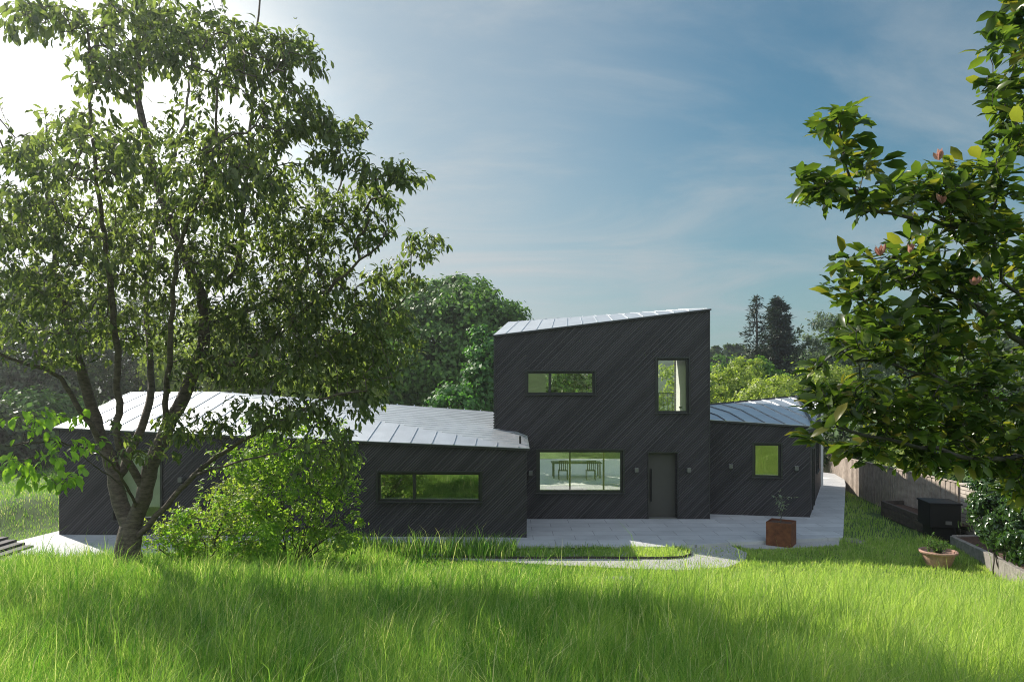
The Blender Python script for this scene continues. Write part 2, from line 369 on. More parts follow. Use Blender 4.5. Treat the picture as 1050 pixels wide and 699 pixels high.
def wall(A, B, z0a, z0b, zta, ztb, holes=(), th=0.3, name='wall', mat=None, lining=True):
    """A,B plan points; outward side is to the right when walking A->B is (dy,-dx); local x along, y inward."""
    A = Vector((A[0], A[1], 0)); B = Vector((B[0], B[1], 0)); d = B - A; Ln = d.length; ang = math.atan2(d.y, d.x)
    mw = Matrix.Translation(A) @ Matrix.Rotation(ang, 4, 'Z')
    us = sorted({0.0, Ln, *[h[0] for h in holes], *[h[1] for h in holes]})
    zb = lambda u: z0a + (z0b - z0a) * u / Ln
    zt = lambda u: zta + (ztb - zta) * u / Ln
    m = MB(); ml = MB()
    for u0, u1 in zip(us[:-1], us[1:]):
        if u1 - u0 < 1e-5: continue
        hs = sorted([h for h in holes if h[0] <= u0 + 1e-6 and h[1] >= u1 - 1e-6], key=lambda h: h[2])
        cur = (zb(u0), zb(u1)); segs = []
        for h in hs: segs.append((cur, (h[2], h[2]))); cur = (h[3], h[3])
        segs.append((cur, (zt(u0), zt(u1))))
        for (a0, a1), (b0, b1) in segs:
            if b0 - a0 < 1e-4 and b1 - a1 < 1e-4: continue
            m.poly([(u0, 0, a0), (u1, 0, a1), (u1, 0, b1), (u0, 0, b0)])
            ml.poly([(u1, th, a1), (u0, th, a0), (u0, th, b0), (u1, th, b1)])
    for h in holes:
        for q in ([(h[0], 0, h[2]), (h[0], 0, h[3]), (h[0], th, h[3]), (h[0], th, h[2])], [(h[1], 0, h[3]), (h[1], 0, h[2]), (h[1], th, h[2]), (h[1], th, h[3])],
                  [(h[0], 0, h[3]), (h[1], 0, h[3]), (h[1], th, h[3]), (h[0], th, h[3])], [(h[1], 0, h[2]), (h[0], 0, h[2]), (h[0], th, h[2]), (h[1], th, h[2])]):
            m.poly(q)
    m.poly([(0, 0, zb(0)), (0, th, zb(0)), (Ln, th, zb(Ln)), (Ln, 0, zb(Ln))])
    m.poly([(0, 0, zt(0)), (0, th, zt(0)), (Ln, th, zt(Ln)), (Ln, 0, zt(Ln))])
    m.poly([(0, 0, zb(0)), (0, 0, zt(0)), (0, th, zt(0)), (0, th, zb(0))]); m.poly([(Ln, 0, zb(Ln)), (Ln, 0, zt(Ln)), (Ln, th, zt(Ln)), (Ln, th, zb(Ln))])
    me = bpy.data.meshes.new(name); me.from_pydata(m.v, [], m.f); me.materials.append(mat or M['clad'])
    o = bpy.data.objects.new(name, me); link(o, house, mw)
    lo = None
    if lining and ml.f:
        me = bpy.data.meshes.new('inner_wall'); me.from_pydata(ml.v, [], ml.f); me.materials.append(M['white'])
        lo = bpy.data.objects.new('inner_wall', me); link(lo, o, mw)
    return o, mw

def window(mw, u0, u1, z0, z1, mull=(), rec=0.05, fw=0.06, sill=True, label=None, white=True, trim=True, glass='glass'):
    m = MB(); ya, yb = rec, rec + 0.07
    m.box(u0, u1, ya, yb, z1 - fw, z1); m.box(u0, u1, ya, yb, z0, z0 + fw)
    m.box(u0, u0 + fw, ya, yb, z0 + fw, z1 - fw); m.box(u1 - fw, u1, ya, yb, z0 + fw, z1 - fw)
    for c in mull: m.box(c - fw * .7, c + fw * .7, ya, yb, z0 + fw, z1 - fw)
    if trim:   # dark surround standing proud of the boards
        t = 0.055
        m.box(u0 - t, u1 + t, -0.035, ya - 0.002, z1 + 0.001, z1 + t); m.box(u0 - t, u0 - 0.001, -0.035, ya - 0.002, z0, z1 + 0.001); m.box(u1 + 0.001, u1 + t, -0.035, ya - 0.002, z0, z1 + 0.001)
    w = m.build('window', M['frame'], house, mw, bevel=0.004)
    if label: w['label'] = label
    p = MB(); yc = rec + 0.04
    p.poly([(u0 + fw * .8, yc, z0 + fw * .8), (u1 - fw * .8, yc, z0 + fw * .8), (u1 - fw * .8, yc, z1 - fw * .8), (u0 + fw * .8, yc, z1 - fw * .8)])
    p.build('pane', M[glass], w, mw)
    if sill:
        s = MB(); s.box(u0 - 0.07, u1 + 0.07, -0.075, rec - 0.003, z0 - 0.035, z0 - 0.001)
        s.build('sill', M['trim'], w, mw, bevel=0.004)
    if white:
        s = MB(); t = 0.02
        s.box(u0 + 0.002, u1 - 0.002, yb + 0.004, 0.42, z0 + 0.002, z0 + t + .03)
        s.box(u0 + 0.002, u0 + t + .02, yb + 0.004, 0.298, z0 + t + .032, z1 - .002)
        s.box(u1 - t - .02, u1 - 0.002, yb + 0.004, 0.298, z0 + t + .032, z1 - .002)
        s.build('inner_sill', M['white'], w, mw)
    return w

def wr(x0, x1, y0, y1, d):     # photo px rectangle on a wall fronting the camera at depth d
    return ((x0 - CX) / F * d, (x1 - CX) / F * d, H - (y1 - HY) / F * d, H - (y0 - HY) / F * d)

TD = 22.3
TL, TR, TM, TB = -0.54, 6.435, 0.46, 28.5
TRB = TR + .65
ztop = lambda x: 5.95 + (6.81 - 5.95) * (x - TL) / (TR - TL)
# upper left overhanging piece of the front, then the full height piece
w1 = wr(540, 609.5, 381, 404, TD); w2 = wr(673.5, 706, 367.5, 423, TD); w3 = wr(551.5, 638.5, 461.5, 505, TD); dr = wr(665, 694.5, 464, 530.3, TD)
dr = (dr[0], dr[1], 0.0, dr[3])
up_o, up_m = wall((TL, TD), (TM, TD), 2.9, 2.75, ztop(TL), ztop(TM), [])
holes = [(w[0] - TM, w[1] - TM, w[2], w[3]) for w in (w1, w2, w3)] + [(dr[0] - TM, dr[1] - TM, 0.0, dr[3])]
fr_o, fr_m = wall((TM, TD), (TR, TD), 0, 0, ztop(TM), ztop(TR), holes)
window(fr_m, *holes[0], mull=((564 - CX) / F * TD - TM,), label='wide low upper window with two panes', glass='glass2')
window(fr_m, *holes[1], label='tall narrow upper window')
window(fr_m, *holes[2], label='large picture window beside the front door', fw=0.07)
# door, set back in its opening
m = MB(); u0, u1, _, z1 = holes[3]
m.box(u0 + .005, u1 - .005, 0.22, 0.28, 0.012, z1 - .005)
door = m.build('door', M['door'], house, fr_m, bevel=0.004); door['label'] = 'plain bronze grey front door with long vertical handle'
m = MB(); m.box(u0 + .10, u0 + .14, 0.15, 0.18, 0.55, 1.62); m.box(u0 + .105, u0 + .135, 0.18, 0.222, 0.68, 0.72); m.box(u0 + .105, u0 + .135, 0.18, 0.222, 1.45, 1.49)
m.build('handle', M['black'], door, fr_m)
m = MB(); m.box(u0 + 0.003, u1 - 0.003, 0.02, 0.215, 0.002, 0.03); m.build('threshold', M['lampgrey'], door, fr_m)
m = MB(); t = 0.03
m.box(u0 - t, u1 + t, -0.03, 0.0 - .002, z1 + .001, z1 + t); m.box(u0 - t, u0 - .001, -0.03, -.002, 0.01, z1 + .001); m.box(u1 + .001, u1 + t, -0.03, -.002, 0.01, z1 + .001)
m.build('door_trim', M['trim'], door, fr_m)
# soffit of the overhang, and corner flashing at its left edge
m = MB(); m.poly([(TL, TD, 2.9), (TM, TD, 2.75), (TM, TB, 2.75), (TL + .42, TB, 2.9)]); m.build('soffit', M['trim'], house)
m = MB(); m.box(TL - 0.035, TL - 0.001, TD - 0.03, TD + 0.03, 2.88, 5.95)
m.build('corner_trim', M['trim'], house)
m = MB(); m.box(TR + 0.001, TR + 0.03, TD - 0.02, TD + 0.03, 0.0, 6.83)
m.build('corner_trim', M['trim'], house)
# saw-tooth board ends along the overhang's edge
m = MB(); prof = []
for k in range(34):
    z = 2.93 + k * 0.088; prof += [(TL - .04, z), (TL - .07, z + .01), (TL - .07, z + .05), (TL - .04, z + .06)]
prof = prof + [(TL - .036, 2.93 + 34 * .088), (TL - .036, 2.93)]
nn = len(prof)
m.v = [(a, TD - .02, b) for a, b in prof] + [(a, TD + .02, b) for a, b in prof]
m.f = [list(range(nn))[::-1], [nn + k for k in range(nn)]] + [[k, (k + 1) % nn, nn + (k + 1) % nn, nn + k] for k in range(nn)]
m.build('board_ends', M['trim'], house)
# side and rear walls of the centre block
wall((TL + .42, TB - .301), (TL, TD + .301), 2.9, 2.9, 6.98, 5.97)
wall((TM, TB - .302), (TM, TD + .302), 0, 0, 2.745, 2.745)
wall((TR, TD + .301), (TRB, TB - .301), 0, 0, 6.81, 7.52)
wall((TRB, TB), (TL + .42, TB), 0, 0, 7.52, 6.98, [(1.7, 6.1, 0.05, 2.45), (0.31, 2.3, 3.2, 5.95), (3.5, 5.7, 3.9, 5.3)])
m = MB(); m.box(TL + .4, TR - .05, TD + .31, TB - .31, 2.95, 3.1); m.build('floor_slab', M['white'], house)
# rear glazing bars of the living room
for u in (1.0, 2.4, 3.8, 5.35):
    m = MB(); m.box(u - .035, u + .035, TB - .2, TB - .12, 0.05, 2.45); m.build('rear_mullion', M['frame'], house)
# tower roof
def tri_roof(tris, dirs, name='roof', pitch=0.45, th=0.05, mat=None, seam=(0.03, 0.045), phase=0.2):
    m = MB()
    for T, dv in zip(tris, dirs):
        P = [Vector([float(c) for c in p]) for p in T]
        n = (P[1] - P[0]).cross(P[2] - P[0]).normalized()
        if n.z < 0: P = [P[0], P[2], P[1]]; n = -n
        Q = [p - Vector((0, 0, th)) for p in P]
        m.poly(P); m.poly([Q[2], Q[1], Q[0]])
        for k in range(3): m.poly([P[k], Q[k], Q[(k + 1) % 3], P[(k + 1) % 3]])
        if dv is None: continue
        d = Vector(dv); d = (d - n * d.dot(n)).normalized(); s = n.cross(d)
        o = P[0]; c2 = [((p - o).dot(d), (p - o).dot(s)) for p in P]
        lo = min(c[1] for c in c2); hi = max(c[1] for c in c2); t = math.floor(lo / pitch) * pitch + phase * pitch
        while t < hi:
            xs_ = []
            for k in range(3):
                a, b = c2[k], c2[(k + 1) % 3]
                if (a[1] - t) * (b[1] - t) < 0: xs_.append(a[0] + (b[0] - a[0]) * (t - a[1]) / (b[1] - a[1]))
            if len(xs_) == 2 and abs(xs_[0] - xs_[1]) > 0.06:
                x0, x1 = min(xs_), max(xs_)
                a = o + d * x0 + s * t + n * .001; b = o + d * x1 + s * t + n * .001
                sd = s * seam[0] / 2; uu = n * seam[1]
                m.hexa([a - sd, a + sd, b + sd, b - sd, a - sd + uu, a + sd + uu, b + sd + uu, b - sd + uu])
            t += pitch
    return m.build(name, mat or M['zinc'], house)
def edge_trim(pts, w=0.06, h=0.07, off=-0.062):
    m = MB()
    for a, b in zip(pts[:-1], pts[1:]):
        a = Vector([float(c) for c in a]) + Vector((0, 0, off)); b = Vector([float(c) for c in b]) + Vector((0, 0, off)); m.beam(a, b, w, h)
    return m.build('fascia', M['trim'], house)
z = 0.055
FLt = (TL - .06, TD - .05, 5.95 + z); FRt = (TR + .04, TD - .05, 6.81 + z); BLt = (TL + .38, TB + .05, 7.0 + z); BRt = (TRB + .04, TB + .05, 7.54 + z)
tri_roof([(FLt, FRt, BLt), (FRt, BRt, BLt)], [(0.10, 1, 0), (0.10, 1, 0)], pitch=0.5, seam=(.02, .02))
edge_trim([BLt, FLt, FRt, BRt, BLt], 0.05, 0.05, -0.064)

# left wing -----------------------------------------------------------------
LA, LB = (-13.2, 19.9), (0.42, 19.5); LC, LD = (0.44, 27.9), (-13.4, 28.0)
Lw = math.dist(LA, LB)
def uL(x, y0, y1=None):
    # px column -> distance along the left front
    lo, hi = 0.0, Lw
    for _ in range(40):
        mid = (lo + hi) / 2; px = LA[0] + (LB[0] - LA[0]) * mid / Lw; py = LA[1] + (LB[1] - LA[1]) * mid / Lw
        if CX + F * px / py < x: lo = mid
        else: hi = mid
    return lo, py
def holeL(x0, x1, y0, y1):
    u0, d0 = uL(x0, 0); u1, d1 = uL(x1, 0); d = (d0 + d1) / 2
    return (u0, u1, H - (y1 - HY) / F * d, H - (y0 - HY) / F * d)
hl1 = holeL(387.5, 492.5, 484.5, 514); hl2 = holeL(117, 165, 462, 533)
lo_, lm = wall(LA, LB, 0, 0, 3.07, 2.5, [hl2, hl1])
window(lm, *hl1, mull=(uL(424.5, 0)[0],), label='wide low window of two panes in the left wing', glass='glass3')
window(lm, *hl2, label='tall pale window behind the cherry trunk', white=True)
m = MB(); m.poly([(hl2[0] - .1, .5, hl2[2] + .3), (hl2[1] + .1, .5, hl2[2] + .3), (hl2[1] + .1, .5, hl2[3] + .05), (hl2[0] - .1, .5, hl2[3] + .05)])
m.build('blind', M['white'], house, lm)
wall((LB[0], LB[1] + .301), (0.44, 22.29), 0, 0, 2.5, 2.72)
wall((LC[0], LC[1]), (LD[0], LD[1]), 0, 0, 2.9, 3.05, [(9.5, 12.8, .05, 2.4)])
wall(LD, (-13.3, 24.0), 0, 0, 3.05, 4.05); wall((-13.3, 24.0), (LA[0], LA[1] + .301), 0, 0, 4.05, 3.07)
e = .055
EL = (-13.32, 19.85, 3.07 + e); ER = (0.50, 19.44, 2.5 + e); Lr = (-13.42, 24, 4.08 + e); R1 = (-10.4, 24.0, 4.10 + e)
BR_ = (TL + .12, 26.8, 3.28 + e); EM = (TM + .04, TD - .02, 2.66 + e)
EL2 = (LD[0] - .1, LD[1] + .1, 3.05 + e); BR2 = (0.5, 28, 2.95 + e); RB = (1.2, 24.4, 3.3 + e)
front = [(EL, ER, R1), (EL, R1, Lr)]
tri_roof(front, [(0.02, 1, 0), (0.02, 1, 0)], pitch=0.62, seam=(.02, .020))
dv = Vector(BR_) - Vector(R1)
tri_roof([(ER, BR_, R1), (ER, EM, BR_)], [tuple(dv), tuple(dv)], pitch=0.42, seam=(.018, .010))
tri_roof([(Lr, R1, EL2), (R1, BR2, EL2), (R1, BR_, BR2)], [(0, 1, 0)] * 3, pitch=0.62)
edge_trim([Lr, EL, ER], 0.05, 0.06, -0.075)
# rainwater pipe standing in the slot beside the overhang
m = MB(); pp = at(533, 458, 20.6); m.box(.21, .27, 20.0, 20.06, 2.55, 2.86); m.build('upstand', M['trim'], house)
# inner partition walls give the rooms a back
m = MB(); m.box(-6.2, -6.05, 20.25, 27.6, 0.02, 2.9); m.build('partition', M['white'], house)

# right wing -----------------------------------------------------------------
RA, RB_, RC, RD = (6.38, 23.26), (9.87, 22.6), (13.72, 30.3), (8.6, 31.0)
Rw = math.dist(RA, RB_)
def uR(x):
    lo, hi = 0.0, Rw
    for _ in range(40):
        mid = (lo + hi) / 2; px = RA[0] + (RB_[0] - RA[0]) * mid / Rw; py = RA[1] + (RB_[1] - RA[1]) * mid / Rw
        if CX + F * px / py < x: lo = mid
        else: hi = mid
    return lo, py
u0, d0 = uR(773); u1, d1 = uR(800.5); d = (d0 + d1) / 2
hr = (u0, u1, H - (489 - HY) / F * d, H - (455 - HY) / F * d)
ro, rm = wall(RA, RB_, 0, 0, 3.17, 2.97, [hr])
window(rm, *hr, label='small square window in the right wing', glass='glass2')
so, sm = wall((RB_[0] + .13, RB_[1] + .28), RC, 0, 0, 2.97, 3.66, [(1.2, 2.2, 0.02, 2.1), (4.0, 5.6, 1.0, 2.2)])
window(sm, 1.2, 2.2, 0.02, 2.1, sill=False, white=False, label='narrow glazed side door'); window(sm, 4.0, 5.6, 1.0, 2.2, white=False, label='side window of the right wing')
wall(RC, RD, 0, 0, 3.66, 3.3); wall(RD, (7.2, 28.6), 0, 0, 3.3, 3.3)
FLr = (6.45, 23.2, 3.17 + e); FRr = (9.95, 22.52, 2.97 + e); Pr = tuple(at(816, 406.5, 28)); BLr = tuple(at(727, 418, 26.5)); BLr = (6.5, BLr[1], BLr[2]); BRr = (13.8, 30.35, 3.66 + e)
BBr = (8.5, 31.1, 3.4)
ddr = (0.05, -1, 0)
tri_roof([(FLr, FRr, Pr), (FLr, Pr, BLr)], [ddr, ddr], pitch=0.62, seam=(.025, .035))
tri_roof([(FRr, BRr, Pr), (Pr, BRr, BBr), (Pr, BBr, BLr)], [(-0.5, 1, 0.3), (1, 0, 0), (1, 0, 0)], pitch=0.6)
edge_trim([FLr, FRr, BRr], 0.05, 0.06, -0.075); edge_trim([BLr, Pr, BRr], 0.05, 0.05, 0.0)
m = MB(); m.beam(Vector(FRr) + Vector((0, 0, .01)), Vector(Pr) + Vector((0, 0, .01)), .07, .06); m.build('ridge_cap', M['trim'], house)

# wall lamps (up/down cube lights)
def lamp(mw, u, z):
    m = MB(); m.box(u - .03, u + .03, -.045, -.002, z - .06, z + .06); pl = m.build('wall_lamp', M['trim'], house, mw)
    m = MB(); m.box(u - .06, u + .06, -.165, -.047, z - .045, z + .095); b = m.build('lamp_body', M['lampgrey'], pl, mw, bevel=0.008)
    m = MB(); m.box(u - .05, u + .05, -.155, -.06, z - .075, z - .047); m.build('lamp_glass', M['frame'], pl, mw)
lz = 4.2 - 82 / F * TD
lamp(fr_m, (652 - CX) / F * TD - TM, lz); lamp(fr_m, (705.5 - CX) / F * TD - TM, lz); lamp(fr_m, (544 - CX) / F * TD - TM, lz - .1)
lamp(rm, uR(749)[0], 4.2 - 78 / F * 23.1); lamp(rm, uR(816)[0], 4.2 - 80 / F * 22.7); lamp(lm, uL(187, 0)[0], 4.2 - 92 / F * 19.8)

# small railing seen through the tall upper window (balcony behind the block)
bal = MB()
for k in range(16): bal.beam((4.6 + k * .2, 29.8, 3.1), (4.6 + k * .2, 29.8, 4.05), .02, .02, up=(0, 1, 0))
bal.beam((4.55, 29.8, 4.05), (7.7, 29.8, 4.05), .05, .04); bal.box(4.5, 7.7, 28.55, 29.9, 2.95, 3.08)
bal.build('balcony_railing', M['frame'], house)

# courtyard table and chairs seen through the picture window
tb = thing('garden_table', (3.0, 33.0, 0), 'white garden table on the rear terrace seen through the picture window', 'table')
m = MB(); m.box(1.9, 4.3, 32.5, 33.5, 0.70, 0.74); m.build('tabletop', M['frame'], tb, bevel=.005)
for x in (2.0, 4.2):
    for y in (32.6, 33.4):
        m = MB(); m.box(x - .03, x + .03, y - .03, y + .03, 0.0, 0.698); m.build('leg', M['frame'], tb)
def gchair(x, y, label):
    ch = thing('garden_chair', (x, y, 0), label, 'chair', 'chairs round the terrace table')
    m = MB(); m.box(x - .22, x + .22, y - .22, y + .22, .43, .46); m.build('seat', M['frame'], ch)
    m = MB()
    for k in range(5): m.box(x - .2 + k * .09, x - .16 + k * .09, y - .24, y - .222, .46, .9)
    m.box(x - .22, x + .22, y - .245, y - .22, .86, .92); m.build('backrest', M['frame'], ch)
    for sx in (-.2, .2):
        for sy in (-.2, .2):
            m = MB(); m.box(x + sx - .015, x + sx + .015, y + sy - .015, y + sy + .015, 0, .428); m.build('leg', M['frame'], ch)
gchair(2.4, 32.1, 'dark chair on the left at the near side of the terrace table'); gchair(3.7, 32.1, 'dark chair on the right at the near side of the terrace table')

# ------------------------------------------------------------------ steps on the left
st = thing('garden_steps', (-14, 18.6, 0), 'dark timber garden steps climbing left from the patio edge', 'steps')
for k in range(5):
    m = MB(); x1 = -12.55 - k * .30; zz = -0.06 + k * .055; y0 = 16.95 + k * .10
    m.box(x1 - .34, x1, y0 - .1, y0 + 1.3, zz - .12, zz + .05)
    m.build('tread', M['step'], st, bevel=.01)

# ------------------------------------------------------------------ right side: fence, bed, kerb, wall, cabinet, pots
def board_fence(A, B, zta, ztb, label, bw=.125):
    A = Vector((*A, 0)); B = Vector((*B, 0)); d = B - A; L = d.length; ang = math.atan2(d.y, d.x)
    mw = Matrix.Translation(A) @ Matrix.Rotation(ang, 4, 'Z')
    f = thing('board_fence', A, label, 'fence')
    m = MB(); n = int(L / bw)
    for k in range(n):
        u = k * bw; w = A + d * (u / L); gz = float(terr(w.x, w.y)) - .05; zt = zta + (ztb - zta) * u / L + random.uniform(-.008, .008)
        o_ = 0 if k % 2 else 0.018
        m.box(u + .002, u + bw + .004, o_, o_ + .018, gz, zt)
    m.build('board_panel', M['fence'], f, mw)
    m = MB(); m.hexa([(0, -.02, zta + .01), (L, -.02, ztb + .01), (L, .06, ztb + .01), (0, .06, zta + .01), (0, -.02, zta + .05), (L, -.02, ztb + .05), (L, .06, ztb + .05), (0, .06, zta + .05)])
    m.build('cap_rail', M['fence'], f, mw)
    k = 0
    while k * 1.8 <= L + .01:
        u = k * 1.8; w = A + d * (u / L); gz = float(terr(w.x, w.y)) - .1; zt = zta + (ztb - zta) * u / L
        m = MB(); m.box(u - .05, u + .05, .062, .16, gz, zt + .02); m.build('post', M['fence'], f, mw); k += 1
    return f
P1 = (13.5, 24.1)
board_fence((17.2, 38.0), P1, 0.72, 1.41, 'long weathered board fence running back beside the side path')
board_fence(P1, (13.35, 20.4), 1.41, 1.41, 'short board fence standing above the dark timber raised bed')
# stone wall
gw = -.2
m = MB(); m.box(13.3, 13.6, 16.2, 20.25, gw, 1.40); m.box(13.25, 13.65, 16.2, 20.25, 1.40, 1.46)
o = m.build('stone_wall', M['stonewall'], bevel=.01); tag(o, 'pale coursed stone garden wall beside the black cabinet', 'wall')
# sleeper bed
sb = thing('raised_bed', (12.9, 22, 0), 'raised bed of dark timber sleepers below the board fence', 'raised bed')
m = MB(); A_ = Vector((12.75, 23.5, -.1)); B_ = Vector((12.3, 19.6, -.1))
for k in range(3): m.beam(A_ + Vector((0, 0, k * .17)), B_ + Vector((0, 0, k * .17)), .1, .162)
m.beam(A_ + Vector((.05, .02, 0)), A_ + Vector((.75, .05, 0)), .1, .50)
m.build('sleeper', M['sleeper'], sb, bevel=.008)
m = MB(); m.poly([(12.8, 23.4, .28), (13.45, 23.4, .28), (13.3, 19.7, .28), (12.35, 19.7, .28)]); m.build('soil', M['soil'], sb)
# kerb along the planting bed
kpts = [atg(974, 549, 0.12), atg(1004, 563, .22), atg(1030, 576, .36), atg(1056, 590, .50), np.array([11.2, 11.6, .72])]
kb = MB()
for a, b in zip(kpts[:-1], kpts[1:]): kb.hexa([(a[0], a[1], a[2] - .5), (a[0] + .14, a[1], a[2] - .5), (b[0] + .14, b[1], b[2] - .5), (b[0], b[1], b[2] - .5), (a[0], a[1], a[2]), (a[0] + .14, a[1], a[2]), (b[0] + .14, b[1], b[2]), (b[0], b[1], b[2])])
a = kpts[0]; kb.hexa([(a[0] + .141, a[1] - .02, a[2] - .5), (a[0] + 1.3, a[1] - .02, a[2] - .5), (a[0] + 1.3, a[1] + .14, a[2] - .5), (a[0] + .141, a[1] + .14, a[2] - .5), (a[0] + .141, a[1] - .02, a[2]), (a[0] + 1.3, a[1] - .02, a[2]), (a[0] + 1.3, a[1] + .14, a[2]), (a[0] + .141, a[1] + .14, a[2])])
o = kb.build('concrete_kerb', M['kerb'], bevel=.01); tag(o, 'low grey concrete kerb holding the mulched bed on the right', 'kerb')
sm_ = MB()
for a, b in zip(kpts[:-1], kpts[1:]): sm_.poly([(a[0] + .142, a[1], a[2] - .05), (13.29, a[1], a[2] - .0), (13.29, b[1], b[2] + .1), (b[0] + .142, b[1], b[2] - .05)])
o = sm_.build('mulch_bed', M['soil']); tag(o, kind='structure')
# black cabinet
cx0, cy0 = atg(968, 551, 0)[:2]; cz = float(terr(cx0, cy0))
cab = thing('storage_cabinet', (cx0, cy0, cz), 'black square outdoor cabinet with overhanging lid beside the stone wall', 'cabinet')
cm = Matrix.Translation((cx0, cy0, cz)) @ Matrix.Rotation(R(-12), 4, 'Z')
m = MB(); m.box(-.31, .31, -.02, .72, 0.0, .42); m.build('base', M['black'], cab, cm, bevel=.01)
m = MB(); m.box(-.40, .40, -.1, .82, .422, 1.08); m.build('body', M['black'], cab, cm, bevel=.015)
m = MB(); m.box(-.43, .43, -.13, .85, 1.082, 1.13); m.build('lid', M['black'], cab, cm, bevel=.012)
m = MB(); m.box(0.0, .16, -.118, -.102, .52, .62); m.build('vent_plate', M['lampgrey'], cab, cm)
# terracotta bowl
px_, py_ = at(962, 560, 16.8)[:2]; pz = float(terr(px_, py_)) + .0
pot = thing('terracotta_pot', (px_, py_, pz), 'wide pale terracotta bowl of trailing plants standing in the grass', 'flower pot')
ztp = H - (564 - HY) / F * 16.8 - pz
m = MB(); m.lathe([(.24, 0.0), (.26, .02), (.33, ztp * .5), (.37, ztp - .06), (.42, ztp - .055), (.43, ztp - .02), (.42, ztp), (.38, ztp), (.36, ztp - .05), (.0, ztp - .06)], 28)
m.build('bowl', M['terracotta'], pot, Matrix.Translation((px_, py_, pz)), smooth=False)
# rusty steel planter
qx, qy = atg(802.5, 559, -.1)[:2]; qz = -.12
pl = thing('steel_planter', (qx, qy, qz), 'square rusty steel planter holding a small silver olive sapling', 'planter')
qm = Matrix.Translation((qx, qy + .1, qz)) @ Matrix.Rotation(R(-34), 4, 'Z'); hw, hh_, t = .33, .68, .02
m = MB()
for a0, a1, b0, b1 in ((-hw, hw, -hw, -hw + t), (-hw, hw, hw - t, hw), (-hw, -hw + t, -hw + t, hw - t), (hw - t, hw, -hw + t, hw - t)): m.box(a0, a1, b0, b1, 0, hh_)
m.build('box', M['corten'], pl, qm)
m = MB(); m.box(-hw + t, hw - t, -hw + t, hw - t, .3, hh_ - .05); m.build('soil', M['soil'], pl, qm)

# ------------------------------------------------------------------ woody plants
def tube_mesh(nodes, parent, rad, name, mat, par, keep=None):
    n = len(nodes); ch = [[] for _ in range(n)]
    for i in range(n):
        if parent[i] >= 0: ch[parent[i]].append(i)
    V, Fc = [], []
    starts = [(i, None) for i in range(n) if parent[i] < 0]
    stack = list(starts)
    while stack:
        s, pr = stack.pop(); chain = [s] if pr is None else [pr, s]; cur = s
        while ch[cur]:
            c = sorted(ch[cur], key=lambda k: -rad[k]); nx_ = c[0]
            for k in c[1:]: stack.append((k, cur))
            chain.append(nx_); cur = nx_
        if len(chain) < 2: continue
        rr = [rad[k] for k in chain]
        if pr is not None: rr[0] = min(rr[0], rr[1] * 1.25)
        sides = 14 if rr[0] > .1 else (8 if rr[0] > .03 else (5 if rr[0] > .01 else 3))
        P = nodes[chain]; T = np.gradient(P, axis=0); T = nrm(T)
        u = np.cross(T[0], [0.3, 0.9, 0.1]); u /= np.linalg.norm(u)
        base = len(V)
        for k in range(len(chain)):
            u = u - T[k] * np.dot(u, T[k]); u /= max(np.linalg.norm(u), 1e-6); w = np.cross(T[k], u)
            for q in range(sides):
                a = 6.2832 * q / sides; V.append(P[k] + (u * math.cos(a) + w * math.sin(a)) * rr[k])
        for k in range(len(chain) - 1):
            for q in range(sides):
                Fc.append((base + k * sides + q, base + k * sides + (q + 1) % sides, base + (k + 1) * sides + (q + 1) % sides, base + (k + 1) * sides + q))
    me = bpy.data.meshes.new(name); me.from_pydata([tuple(map(float, v)) for v in V], [], Fc); me.shade_smooth(); me.materials.append(mat)
    o = bpy.data.objects.new(name, me); link(o, par); return o

